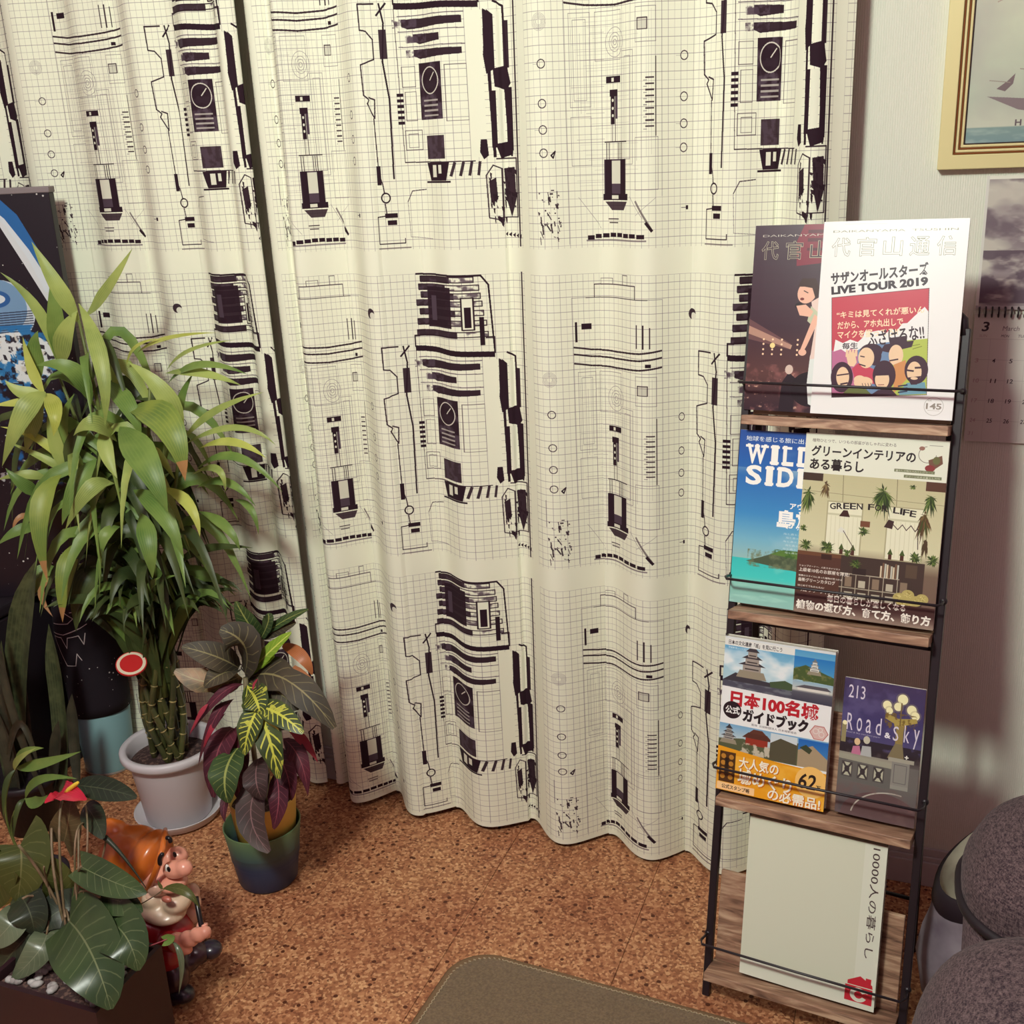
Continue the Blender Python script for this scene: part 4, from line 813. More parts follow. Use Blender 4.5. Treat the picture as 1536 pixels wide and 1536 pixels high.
# ---------------------------------------------------------------- plants: leaf builder
def leaf_mat(name, c1, c2, vein=None, rough=.45, tip=None, trans=.0, scale=14, spots=None, veinw=.06):
    """colour runs along the blade (uv.y) with a lighter midrib (uv.x = .5) and fine length-wise or side veins"""
    m = bpy.data.materials.new(name); m.use_nodes = True; N = m.node_tree.nodes; L = m.node_tree.links; B = N['Principled BSDF']
    u = N.new('ShaderNodeUVMap'); sp = N.new('ShaderNodeSeparateXYZ'); L.new(u.outputs[0], sp.inputs[0])
    tc = N.new('ShaderNodeTexCoord'); n = N.new('ShaderNodeTexNoise'); n.inputs['Scale'].default_value = scale; n.inputs['Detail'].default_value = 4; L.new(tc.outputs['Object'], n.inputs[0])
    r = N.new('ShaderNodeValToRGB'); r.color_ramp.elements[0].position = .38; r.color_ramp.elements[1].position = .66; r.color_ramp.elements[0].color = c1; r.color_ramp.elements[1].color = c2; L.new(n.outputs[0], r.inputs[0])
    col = r.outputs[0]
    def mix(a, b, f):
        x = N.new('ShaderNodeMix'); x.data_type = 'RGBA'; L.new(a, x.inputs[6])
        if isinstance(b, tuple): x.inputs[7].default_value = b
        else: L.new(b, x.inputs[7])
        L.new(f, x.inputs[0]); return x.outputs[2]
    def mth(op, a, b=None):
        x = N.new('ShaderNodeMath'); x.operation = op
        for i, q in enumerate((a, b)):
            if q is None: continue
            if isinstance(q, (int, float)): x.inputs[i].default_value = q
            else: L.new(q, x.inputs[i])
        return x.outputs[0]
    ax = mth('ABSOLUTE', mth('SUBTRACT', sp.outputs[0], .5))
    if vein:
        mid = mth('LESS_THAN', ax, veinw*.5)
        side = mth('PINGPONG', mth('ADD', sp.outputs[1], mth('MULTIPLY', ax, -.35)), .055)
        sv = mth('MULTIPLY', mth('LESS_THAN', side, .006), mth('LESS_THAN', ax, .42))
        if spots: sv = mth('MAXIMUM', mth('MULTIPLY', mth('LESS_THAN', side, .012), mth('LESS_THAN', ax, .40)), mth('MULTIPLY', mth('GREATER_THAN', n.outputs[0], .62), .8))
        else: sv = mth('MULTIPLY', sv, .45)
        col = mix(col, vein, mth('MAXIMUM', mid, sv))
    else:
        w_ = mth('PINGPONG', mth('MULTIPLY', sp.outputs[0], 1.0), .06); col = mix(col, c2, mth('MULTIPLY', mth('LESS_THAN', w_, .02), .5))
    if tip: col = mix(col, tip, mth('GREATER_THAN', sp.outputs[1], .86))
    L.new(col, B.inputs['Base Color']); B.inputs['Roughness'].default_value = rough; B.inputs['Specular IOR Level'].default_value = .4
    if trans:
        t = N.new('ShaderNodeBsdfTranslucent'); L.new(col, t.inputs[0]); x = N.new('ShaderNodeMixShader'); x.inputs[0].default_value = trans; L.new(B.outputs[0], x.inputs[1]); L.new(t.outputs[0], x.inputs[2]); L.new(x.outputs[0], N['Material Output'].inputs[0])
    bp = N.new('ShaderNodeBump'); bp.inputs['Strength'].default_value = .25; bp.inputs['Distance'].default_value = .001
    pw = mth('PINGPONG', sp.outputs[0], .05); L.new(pw, bp.inputs['Height']); L.new(bp.outputs[0], B.inputs['Normal'])
    return m
PROF = {'lance': lambda t: min(1, (t/.35)**.75 if t > 0 else 0)*(1-max(0, (t-.35)/.65)**1.7)*.97+.03*(1-t),
        'strap': lambda t: (.55+.45*min(1, t/.4))*(1-max(0, (t-.6)/.4)**2),
        'heart': lambda t: (max(0, 1-((t-.25)/.76)**2)**.72 if t > .25 else (.80+.20*(t/.25)**.6)),
        'oval': lambda t: math.sin(math.pi*min(1, t*.96+.02)**.8)**.65,
        'sword': lambda t: (.45+.55*min(1, t/.35))*(1-max(0, (t-.75)/.25)**1.6)}
FACE = Vector((.45, -.62, .62))
def leaf(parent, p0, p1, p2, wd, m, prof='lance', fold=.25, face=None, n=10, name='leaf', lobes=None, wave=0., twist=0.):
    pts = bez(p0, p1, p2, n); V, F, UV = [], [], []; c = len(pts)
    for i, p in enumerate(pts):
        t = (pts[min(i+1, c-1)]-pts[max(i-1, 0)]).normalized(); vw = (face or FACE).normalized()
        s = t.cross(vw); s = s.normalized() if s.length > 1e-4 else Vector((1, 0, 0)); nn = s.cross(t)
        if nn.dot(vw) < 0: nn = -nn
        if twist: s = Matrix.Rotation(twist*i/n, 3, t)@s; nn = Matrix.Rotation(twist*i/n, 3, t)@nn
        tt = i/n; h = PROF[prof](tt)*wd/2
        if lobes: h *= lobes(tt)
        wv = wave*math.sin(tt*17+p.x*90)
        for k, q in enumerate((-1, -.5, 0, .5, 1)):
            back = -.34*wd*max(0, .3-tt)/.3*abs(q)**.8 if prof == 'heart' else 0
            V.append(p+s*h*q+nn*(h*fold*abs(q)**1.3+wv*abs(q)*h)+t*back); UV.append(((q+1)/2, tt))
    for i in range(n):
        for k in range(4): a = i*5+k; F.append((a, a+1, a+6, a+5))
    return mesh(name, V, F, m, parent, uv=UV)
def px3(P, Y): return at(P[0], P[1], Y)
def wpx(w_, P): return w_*depth(P)/FPX
LEAVES = []

# ---------------------------------------------------------------- lucky bamboo in the white pot
sc = ground(268, 1224); sc = Vector((sc.x, 1.665, 0)); sc.x = ground(268, 1224).x
M_pot = mat('white_plastic', srgb(206, 200, 204), .35, spec=.5, bump=.03, bscale=40); M_soil = mat('soil', srgb(58, 40, 40), .95, srgb(104, 78, 70), 130, bump=1., bscale=160, sharp=(.5, .62))
sau = thing('pot_saucer', sc, 'white round saucer under the bamboo plant in the white pot', 'saucer')
v, f = lathe(sc, [(0, .002), (.078, .002), (.086, .006), (.092, .022), (.0935, .024), (.0905, .024), (.082, .008), (0, .006)]); mesh('dish', v, f, M_pot, sau)
pot = thing('potted_lucky_bamboo', sc+Vector((0, 0, .0065)), 'tall lucky bamboo with many long leaves in a white pot, left side', 'plant')
PH = .178
v, f = lathe(sc, [(0, .0067), (.066, .0067), (.069, .010), (.086, PH-.022), (.0865, PH-.020), (.098, PH-.020), (.102, PH-.014), (.102, PH-.003), (.099, PH), (.090, PH), (.087, PH-.004), (.084, PH-.026), (.083, PH-.04)], 64); mesh('pot', v, f, M_pot, pot)
v, f = lathe(sc, [(.0835, PH-.034), (.06, PH-.030), (.03, PH-.028), (0, PH-.029)], 40); mesh('soil', v, f, M_soil, pot)
M_cane = mat('bamboo_cane', srgb(52, 56, 34), .3, srgb(84, 84, 46), 14, spec=.6, coat=.4); M_node = mat('cane_node', srgb(170, 150, 96), .4, srgb(92, 84, 50), 60)
M_stem = mat('green_stem', srgb(70, 80, 38), .45, srgb(110, 118, 60), 20)
ncane = 18
for k in range(ncane):
    a0 = 2*math.pi*k/ncane*2+.3; r0 = .036 if k % 3 else .018; tw = 1.7*(1 if k % 2 else -1); H = .20+.05*(k % 4)
    pts = []; rr = []
    for i in range(13):
        t = i/12; a = a0+tw*t; r = r0*(1.0+.25*math.sin(t*3)); pts.append(sc+Vector((r*math.cos(a)*.95, r*math.sin(a)*.8, PH-.035+H*t))); rr.append(.0066)
    v, f = tube(pts, rr, 8); cane = mesh('cane', v, f, M_cane, pot)
    for i in range(1, 12, 2):
        t = (pts[i+1]-pts[i-1]).normalized(); v, f = tube([pts[i]-t*.0016, pts[i], pts[i]+t*.0016], [.0068, .0080, .0068], 8); mesh('node', v, f, M_node, cane)
# red and white round label held on the canes
tc_ = at(197, 996, sc.y-.075); tag_o = thing('plant_tag', tc_, 'small red disc tag with white ring stuck in the bamboo canes', 'tag')
tn = (CAMV-tc_).normalized(); tn = (tn*.62+Vector((0, 0, .8))).normalized(); ts = tn.cross(Vector((0, 0, 1))).normalized()*-1; tu = ts.cross(tn)
def disc(r, h0, h1, c=tc_): 
    V = []; n = 36
    for h in (h0, h1): V += [c+ts*r*math.cos(2*math.pi*k/n)+tu*r*math.sin(2*math.pi*k/n)+tn*h for k in range(n)]
    return V, [tuple(range(n)), tuple(range(n, 2*n))]+[(k, (k+1) % n, n+(k+1) % n, n+k) for k in range(n)]
for nm, r, h0, h1, m in (('red_rim', .0300, -.0015, .0015, mat('tag_red', srgb(190, 40, 40), .4)), ('white_ring', .0280, .0012, .0020, mat('tag_white', srgb(220, 206, 180), .4)), ('red_face', .0220, .0018, .0026, bpy.data.materials['tag_red'])):
    v, f = disc(r, h0, h1); mesh(nm, v, f, m, tag_o, smooth=False)
v, f = tube([tc_-tn*.001, tc_-tn*.03+Vector((.02, .02, -.03))], .0015, 6); mesh('pick', v, f, M_stem, tag_o)
LG = leaf_mat('leaf_light', srgb(132, 148, 78), srgb(174, 186, 104), trans=.22); LM = leaf_mat('leaf_mid', srgb(92, 122, 58), srgb(128, 150, 76), trans=.18); LD = leaf_mat('leaf_deep_shaded', srgb(46, 60, 32), srgb(76, 86, 46), trans=.10)  # LD: deep green, darkened further as shade on the lower, inner leaves
LY = leaf_mat('leaf_yellow', srgb(168, 174, 76), srgb(198, 202, 106), trans=.22); LT = leaf_mat('leaf_brown_tip', srgb(104, 128, 60), srgb(146, 158, 72), tip=srgb(176, 130, 84), trans=.18); LB = leaf_mat('leaf_dry', srgb(150, 104, 66), srgb(190, 150, 104))
Yp = sc.y
def L3(b, m_, t, wd, mt, d0=0., d1=-.05, d2=-.08, prof='lance', par=None, **k):
    A, Bq, Cq = px3(b, Yp+d0), px3(m_, Yp+d1), px3(t, Yp+d2); return leaf(par or pot, A, Bq, Cq, wpx(wd, Bq)*1.08, mt, prof, **k)
tr = [
 ((128, 474), (158, 440), (199, 372), 24, LG, 0, -.02, -.03), ((120, 486), (86, 430), (47, 362), 24, LG, 0, -.03, -.03), ((87, 545), (84, 480), (76, 418), 26, LM, 0, -.02, -.02), ((86, 545), (58, 468), (0, 408), 17, LG, 0, -.02, -.05),
 ((118, 455), (152, 545), (157, 640), 24, LG, -.02, -.09, -.10), ((92, 552), (98, 505), (116, 466), 32, LG, 0, -.02, -.01), ((60, 572), (52, 530), (57, 496), 26, LM, -.04, -.05, -.05), ((67, 592), (48, 555), (34, 505), 15, LY, -.06, -.07, -.07),
 ((68, 588), (36, 622), (3, 700), 34, LG, -.06, -.12, -.13), ((68, 590), (82, 615), (80, 655), 24, LY, -.06, -.11, -.12), ((68, 588), (36, 590), (7, 570), 22, LG, -.06, -.08, -.09), ((66, 600), (30, 604), (-10, 608), 15, LY, -.06, -.08, -.1), ((66, 596), (50, 640), (38, 680), 24, LG, -.06, -.07, -.08),
 ((137, 606), (108, 556), (54, 548), 28, LM, -.02, -.06, -.08), ((158, 572), (190, 606), (212, 655), 28, LM, -.02, -.08, -.08), ((272, 655), (246, 592), (192, 543), 30, LG, -.04, -.07, -.07),
 ((205, 530), (250, 508), (326, 499), 9, LY, -.0, -.03, -.05), ((190, 548), (205, 520), (240, 508), 8, LY, 0, -.02, -.03), ((250, 556), (285, 526), (352, 510), 9, LG, 0, -.03, -.05), ((252, 575), (300, 548), (372, 562), 15, LM, 0, -.04, -.05), ((248, 560), (300, 560), (362, 578), 17, LG, 0, -.04, -.05),
 ((275, 660), (322, 618), (396, 588), 14, LG, -.02, -.04, -.04), ((275, 668), (352, 642), (414, 668), 12, LG, -.02, -.06, -.06), ((300, 672), (350, 664), (400, 688), 15, LY, -.02, -.06, -.07), ((295, 704), (355, 686), (424, 738), 15, LM, -.02, -.06, -.06), ((288, 712), (325, 704), (338, 738), 13, LG, -.02, -.07, -.07), ((295, 732), (340, 724), (384, 760), 15, LM, 0, -.05, -.05),
 ((192, 615), (248, 634), (278, 722), 50, LT, -.06, -.14, -.15), ((180, 640), (216, 690), (252, 768), 46, LM, -.07, -.15, -.16), ((175, 662), (140, 636), (110, 654), 28, LG, -.06, -.12, -.12), ((155, 640), (160, 680), (176, 718), 22, LG, -.08, -.11, -.12),
 ((92, 712), (60, 770), (72, 874), 30, LT, -.08, -.15, -.16), ((118, 814), (98, 860), (94, 934), 28, LT, -.07, -.13, -.14), ((145, 688), (114, 732), (93, 788), 28, LM, -.08, -.13, -.14), ((166, 722), (132, 738), (98, 795), 26, LG, -.08, -.13, -.14), ((180, 790), (156, 806), (150, 848), 18, LM, -.08, -.12, -.12),
 ((212, 770), (222, 812), (229, 868), 28, LM, -.08, -.13, -.13), ((200, 735), (242, 768), (276, 838), 30, LM, -.07, -.13, -.14), ((242, 732), (282, 756), (300, 806), 18, LY, -.05, -.10, -.11), ((65, 742), (36, 728), (8, 702), 20, LM, -.06, -.10, -.11), ((72, 720), (38, 712), (-4, 720), 15, LG, -.05, -.08, -.1), ((60, 792), (28, 796), (-4, 818), 18, LM, -.04, -.08, -.1),
 ((56, 776), (30, 776), (19, 798), 9, LB, -.04, -.07, -.08), ((90, 855), (56, 862), (26, 894), 22, LM, -.04, -.08, -.09), ((88, 858), (60, 876), (33, 905), 17, LG, -.04, -.09, -.10), ((150, 858), (124, 880), (114, 948), 36, LD, -.05, -.09, -.1), ((76, 872), (62, 892), (80, 926), 10, LB, -.1, -.1, -.1),
 ((298, 767), (338, 790), (360, 826), 16, LM, -.0, -.04, -.04), ((270, 882), (320, 890), (340, 924), 17, LD, -.0, -.04, -.05), ((262, 850), (308, 824), (380, 822), 15, LD, 0, -.02, -.03), ((352, 750), (376, 764), (388, 802), 11, LM, 0, -.03, -.03), ((240, 905), (226, 880), (268, 862), 14, LM, -.04, -.07, -.08), ((180, 938), (150, 918), (135, 930), 18, LD, -.04, -.08, -.09), ((235, 925), (222, 930), (212, 985), 8, LD, -.02, -.06, -.07),
 ((100, 700), (60, 660), (0, 640), 14, LY, -.04, -.07, -.08), ((105, 712), (70, 690), (10, 662), 12, LG, -.04, -.07, -.08), ((105, 715), (82, 660), (76, 600), 20, LG, -.05, -.06, -.06), ((100, 700), (94, 640), (112, 590), 18, LM, -.05, -.05, -.05), ((108, 716), (110, 660), (150, 625), 20, LD, -.05, -.05, -.05),
 ((268, 640), (272, 600), (290, 560), 14, LM, 0, -.01, -.01), ((150, 690), (160, 640), (150, 600), 22, LM, -.03, -.03, -.03), ((168, 600), (172, 560), (150, 520), 10, LG, -.02, -.03, -.03)]
for q in tr: L3(q[0], q[1], q[2], q[3], q[4], q[5], q[6], q[7], n=10)
# the inner mass of foliage: leaves springing from the stems at many heights
rs = random.Random(11); stems = []
for k in range(9):
    a = 2*math.pi*k/9; p0 = sc+Vector((.03*math.cos(a), .022*math.sin(a), PH+.12)); tx, tyy = [(66, 600), (87, 560), (135, 590), (118, 480), (165, 640), (225, 570), (250, 640), (272, 660), (190, 700)][k]
    p2 = at(tx, tyy, Yp+rs.uniform(-.04, .02)); p1 = (p0+p2)/2+Vector((0, 0, .02)); stems.append((p0, p1, p2)); pts = bez(p0, p1, p2, 8); v, f = tube(pts, [.0075-.0006*i for i in range(9)], 7); mesh('stem', v, f, M_stem, pot)
zmin = at(230, 925, Yp-.05).z
for k in range(205):
    st = stems[k % 9]; t = rs.uniform(.05, .92); c = bez(*st, 12); b = c[int(t*12)]; a = rs.uniform(0, 2*math.pi); L = rs.uniform(.13, .24)
    dx, dy = math.cos(a), math.sin(a)*.62-.12
    up = .04+.06*rs.random(); dr = -rs.uniform(.02, .12)
    p1 = b+Vector((dx*L*.55, dy*L*.55, up)); p2 = b+Vector((dx*L, dy*L, dr))
    for p in (p1, p2):
        if p.y > 1.765: p.y = 1.765-rs.random()*.01
        p.z = max(p.z, zmin+rs.random()*.05)
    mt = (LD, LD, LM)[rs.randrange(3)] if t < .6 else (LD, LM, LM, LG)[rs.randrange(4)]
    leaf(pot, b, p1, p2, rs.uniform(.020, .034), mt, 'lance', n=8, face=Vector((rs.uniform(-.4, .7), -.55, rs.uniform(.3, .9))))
for k in range(7):   # leaf sheaths wrapping the stems above the canes
    a = k*.9; b = sc+Vector((.028*math.cos(a), .022*math.sin(a)-.01, PH+.15+.01*(k % 3))); leaf(pot, b, b+Vector((.01*math.cos(a), -.01, .07)), b+Vector((.05*math.cos(a), -.02, .13)), .032, LD, 'strap', fold=.7, n=8)

# ---------------------------------------------------------------- croton in the green-blue pot
gc = Vector((ground(392, 1300).x, 1.535, 0)); gc.x = (ground(355, 1330).x+ground(445, 1320).x)/2-.006
cro = thing('potted_croton', gc, 'croton with dark red and yellow-veined leaves in a green to blue pot', 'plant')
def grad_mat(name, stops, rough=.4):
    m = bpy.data.materials.new(name); m.use_nodes = True; N = m.node_tree.nodes; L = m.node_tree.links; B = N['Principled BSDF']
    tc = N.new('ShaderNodeTexCoord'); s = N.new('ShaderNodeSeparateXYZ'); L.new(tc.outputs['Object'], s.inputs[0]); r = N.new('ShaderNodeValToRGB'); e = r.color_ramp.elements
    while len(e) < len(stops): e.new(.5)
    for q, (p, c) in zip(e, stops): q.position = p; q.color = c
    mm = N.new('ShaderNodeMath'); mm.operation = 'MULTIPLY'; mm.inputs[1].default_value = 5; L.new(s.outputs[2], mm.inputs[0]); L.new(mm.outputs[0], r.inputs[0]); L.new(r.outputs[0], B.inputs['Base Color']); B.inputs['Roughness'].default_value = rough; return m
GH = .130
M_gp = grad_mat('green_to_blue_glaze', [(0, srgb(38, 52, 84)), (.30, srgb(46, 62, 92)), (.46, srgb(74, 96, 84)), (.65, srgb(96, 118, 80))], .45)
v, f = lathe(gc, [(0, 0), (.052, 0), (.057, .006), (.0745, GH-.002), (.0735, GH), (.0715, GH-.002), (.066, .06), (.05, .012), (0, .012)], 56); mesh('outer_pot', v, f, M_gp, cro)
v, f = lathe(gc+Vector((.006, .004, 0)), [(0, .014), (.048, .014), (.064, .185), (.0645, .187), (.0625, .187), (.060, .16), (0, .16)], 48); mesh('inner_pot', v, f, mat('yellow_plastic', srgb(214, 176, 84), .45), cro)
v, f = lathe(gc+Vector((.006, .004, 0)), [(.0606, .168), (.03, .172), (0, .171)], 32); mesh('soil', v, f, M_soil, cro)
Yc = gc.y; M_ctrunk = mat('croton_stem', srgb(92, 82, 60), .6, srgb(128, 116, 86), 40)
ap = at(368, 1017, Yc-.02)
for pts in ([gc+Vector((.005, 0, .17)), (gc+ap)/2+Vector((0, 0, .09)), ap], [gc+Vector((.012, .01, .17)), gc+Vector((.02, .01, .24)), at(392, 956, Yc+.01)]):
    v, f = tube(bez(*pts, 8), [.005]*9, 8); mesh('stem', v, f, M_ctrunk, cro)
CG = leaf_mat('croton_green', srgb(52, 66, 36), srgb(80, 90, 50), srgb(196, 196, 78), spots=True, veinw=.10, scale=40); CL = leaf_mat('croton_lime', srgb(132, 166, 52), srgb(156, 186, 66), srgb(214, 222, 110), veinw=.1); CB = leaf_mat('croton_brown', srgb(56, 50, 40), srgb(76, 66, 50), srgb(134, 124, 84), veinw=.05, rough=.62)
CR = leaf_mat('croton_maroon', srgb(66, 28, 40), srgb(88, 36, 48), srgb(140, 70, 80), veinw=.05); CP = leaf_mat('croton_red', srgb(140, 34, 52), srgb(164, 60, 72)); CO = leaf_mat('croton_orange', srgb(150, 84, 50), srgb(178, 112, 68)); CD = leaf_mat('croton_dark', srgb(56, 44, 44), srgb(78, 60, 56), srgb(128, 96, 96), veinw=.04); CY = leaf_mat('croton_ochre', srgb(78, 66, 38), srgb(150, 108, 64), srgb(150, 132, 84), veinw=.05, scale=30); CT = leaf_mat('croton_green_top', srgb(48, 68, 40), srgb(66, 86, 48), srgb(150, 156, 86), veinw=.07)
lb = lambda t: 1-.34*math.exp(-((t-.52)/.10)**2)
ct = [((372, 1012), (402, 980), (437, 949), 26, CL, 0, -.02, -.03, 'oval', None), ((374, 1010), (396, 992), (412, 984), 18, CL, 0, -.02, -.02, 'oval', None),
 ((367, 1010), (366, 968), (330, 944), 62, CB, 0, -.03, -.05, 'oval', None), ((358, 1002), (322, 984), (273, 970), 40, CB, 0, -.04, -.06, 'oval', None), ((360, 1014), (318, 1024), (262, 1006), 44, CY, 0, -.04, -.06, 'oval', lb), ((356, 1006), (330, 1012), (306, 1030), 36, CB, 0, -.05, -.07, 'oval', None),
 ((372, 1018), (430, 1020), (502, 1092), 54, CB, 0, -.05, -.06, 'oval', lb), ((390, 1020), (420, 1040), (450, 1062), 50, CB, -.02, -.05, -.05, 'oval', None),
 ((371, 1028), (398, 1090), (418, 1168), 46, CG, -.03, -.10, -.12, 'oval', None), ((388, 1062), (374, 1092), (366, 1132), 40, CG, -.08, -.11, -.12, 'oval', None), ((390, 1060), (420, 1072), (455, 1100), 34, CG, -.08, -.10, -.11, 'oval', None), ((376, 1036), (384, 1050), (390, 1070), 44, CG, -.04, -.08, -.09, 'oval', None),
 ((390, 956), (372, 934), (354, 902), 30, CT, .01, -.01, -.02, 'oval', None), ((392, 956), (402, 934), (402, 920), 26, CT, .01, 0, 0, 'oval', None), ((394, 952), (428, 930), (463, 914), 16, CT, .01, 0, -.01, 'oval', None), ((394, 956), (420, 944), (444, 934), 20, CB, .01, 0, 0, 'oval', None),
 ((366, 1026), (326, 1046), (284, 1104), 18, CR, -.02, -.07, -.08, 'lance', None), ((352, 1048), (322, 1078), (297, 1150), 20, CR, -.02, -.08, -.09, 'lance', None), ((338, 1070), (316, 1096), (304, 1130), 10, CP, -.06, -.09, -.09, 'lance', None), ((312, 1056), (300, 1072), (284, 1102), 9, CP, -.08, -.09, -.09, 'lance', None),
 ((424, 968), (452, 984), (468, 1012), 18, CO, .0, -.02, -.02, 'oval', None), ((382, 1022), (388, 1030), (391, 1040), 18, CP, -.03, -.04, -.05, 'oval', None), ((432, 1094), (456, 1112), (477, 1144), 15, CP, -.02, -.03, -.03, 'lance', None), ((425, 1108), (450, 1140), (462, 1194), 30, CR, -.02, -.05, -.06, 'lance', None), ((440, 1000), (470, 1040), (492, 1076), 22, CO, .0, -.02, -.03, 'oval', None),
 ((357, 1122), (338, 1160), (342, 1204), 52, CT, -.05, -.11, -.12, 'oval', None), ((400, 1158), (376, 1220), (404, 1278), 46, CD, -.06, -.11, -.13, 'oval', None), ((414, 1160), (418, 1200), (410, 1243), 32, CR, -.06, -.10, -.11, 'oval', None), ((350, 1092), (326, 1130), (320, 1196), 44, CR, -.02, -.07, -.09, 'oval', None), ((388, 1138), (384, 1170), (394, 1200), 40, CD, -.06, -.11, -.11, 'oval', None), ((345, 1180), (336, 1210), (338, 1234), 14, CR, -.05, -.08, -.09, 'lance', None), ((410, 1120), (430, 1160), (436, 1200), 30, CR, -.03, -.07, -.08, 'oval', None), ((360, 1090), (356, 1140), (360, 1200), 40, CR, -.02, -.05, -.07, 'oval', None)]
Yp = Yc
for q in ct:
    L3(q[0], q[1], q[2], q[3], q[4], q[5], q[6], q[7], q[8], par=cro, lobes=q[9], fold=.12, face=Vector((0, -.7, .7)), wave=.06, n=12)
# ---------------------------------------------------------------- tall star-print panel standing in a pale blue pail
pc = Vector((-1.757, 1.795, 0)); PR = .060
pail = thing('pail', pc, 'pale blue round pail under the black star-print sleeve, left', 'pail')
v, f = lathe(pc, [(0, .0005), (PR-.006, .0005), (PR-.004, .003), (PR-.0035, .008), (PR+.004, .165), (PR+.002, .167), (PR, .16), (PR-.007, .01), (0, .01)], 48); mesh('body', v, f, mat('pale_blue_enamel', srgb(128, 164, 168), .35, bump=.03, bscale=60), pail)
v, f = lathe(pc, [(PR-.003, .0008), (PR-.001, .003), (PR-.0025, .007)], 48); mesh('foot_ring', v, f, mat('steel_ring', srgb(190, 190, 186), .3, metal=.6), pail)
pz = thing('printed_panel', pc+Vector((0, 0, .150)), 'tall black panel printed with stars and a blue beam, behind the leafy plant', 'decoration')
def space_print():
    c = Canvas(300, 860, 2.4, (26, 18, 28)); r_ = np.random.RandomState(5)
    for k in range(230):
        q = r_.rand()**3*1.9+.5; c.ell(r_.rand()*300, r_.rand()*860, q, q, (226, 222, 216), .9, n=8)
    c.poly([(150, 0), (196, 0), (232, 40), (262, 110), (288, 190), (262, 196), (240, 130), (206, 60)], (34, 96, 158)); c.poly([(178, 18), (206, 46), (244, 110), (284, 200), (262, 214), (230, 140), (196, 64)], (214, 218, 222), .95)
    c.noise(150, 0, 300, 200, 10, (60, 130, 190), .62, .85, .0)
    c.ell(168, 232, 66, 66, (196, 206, 216)); c.ell(160, 222, 60, 58, (60, 110, 160), .6); c.ell(160, 205, 30, 18, (40, 90, 150)); c.ell(160, 205, 20, 10, (206, 214, 220)); 
    for k in range(9): c.line([(108, 236+k*5), (228, 232+k*5)], 2.4, (30, 34, 56), .7)
    c.ell(180, 330, 84, 56, (216, 220, 222)); c.noise(80, 260, 270, 420, 22, (36, 110, 170), .5, .62, .95); c.noise(80, 280, 270, 420, 10, (24, 18, 30), .55, .66, .9, seed=4)
    for k in range(60):
        x, y = 90+r_.rand()*190, 270+r_.rand()*210; a, b = r_.rand()*20-6, 4+r_.rand()*18
        c.poly([(x, y), (x+6+a, y+2), (x+8, y+b), (x+1, y+b*.8)], [(214, 210, 200), (24, 18, 30), (40, 120, 176)][k % 3], .9)
    c.noise(60, 420, 300, 620, 30, (34, 104, 172), .56, .7, .95, seed=8); c.noise(60, 420, 300, 620, 12, (206, 210, 210), .66, .74, .9, seed=3); c.ring(150, 480, 90, 40, 5, (190, 200, 206), .8, a0=2.6, a1=4.2)
    return c
Apt = Vector((-1.650, 1.785, 0)); yaw = math.radians(24); U = Vector((-math.cos(yaw), -math.sin(yaw), 0)); Nf = Vector((math.sin(yaw), -math.cos(yaw), 0)); BWd, zb, zt = .30, .46, 1.302
v, f = obox(Apt+U*BWd/2-Nf*.016+Vector((0, 0, (zb+zt)/2)), (U, Nf, Vector((0, 0, 1))), (BWd/2, .015, (zt-zb)/2)); o = mesh('core', v, f, mat('panel_black', srgb(34, 26, 34), .5), pz, smooth=False); bevel(o, .002)
Vq = [Apt+U*BWd+Vector((0, 0, zb)), Apt+Vector((0, 0, zb)), Apt+Vector((0, 0, zt)), Apt+U*BWd+Vector((0, 0, zt))]; Vq = [p+Nf*.0005 for p in Vq]
mesh('print', Vq, [(0, 1, 2, 3)], print_mat('space_print', space_print(), .4, coat=.2), pz, smooth=False, uv=[(0, 0), (1, 0), (1, 1), (0, 1)])
v, f = obox(Apt+U*BWd/2-Nf*.016+Vector((0, 0, zt+.006)), (U, Nf, Vector((0, 0, 1))), (BWd/2+.002, .0175, .006)); bevel(mesh('top_strip', v, f, mat('panel_top', srgb(128, 116, 118), .5), pz, smooth=False), .002)
def sleeve_print():
    c = Canvas(420, 330, 3, (28, 18, 28)); r_ = np.random.RandomState(9); W = (206, 190, 190)
    for k in range(110): q = r_.rand()**2*1.6+.6; c.ell(r_.rand()*420, r_.rand()*330, q, q, (226, 220, 214), .9, n=8)
    x0 = 172
    c.poly([(x0-6, 60), (x0+150, 60), (x0+150, 168), (x0-6, 168)], (28, 18, 28))
    c.line([(x0+46, 64), (x0+64, 76), (x0+50, 88), (x0, 96)], 1.8, W); c.line([(x0+58, 62), (x0+88, 58), (x0+110, 66)], 1.8, W)
    c.line([(x0-4, 118), (x0+34, 116), (x0+72, 100)], 1.6, W); c.line([(x0-2, 126), (x0+26, 124), (x0+38, 148), (x0+44, 122), (x0+70, 116), (x0+78, 138), (x0+84, 112)], 1.8, W); c.line([(x0-2, 126), (x0+30, 192), (x0+52, 190), (x0+60, 160), (x0+68, 176)], 1.8, W); c.line([(x0-4, 118), (x0+34, 116), (x0+74, 100), (x0+90, 92)], 1.8, W)
    return c
n, Ls, UV = 64, [], []
prof = [(.150, .0665), (.18, .0675), (.26, .069), (.36, .070), (.42, .066), (.455, .056), (.475, .03), (.478, .004)]
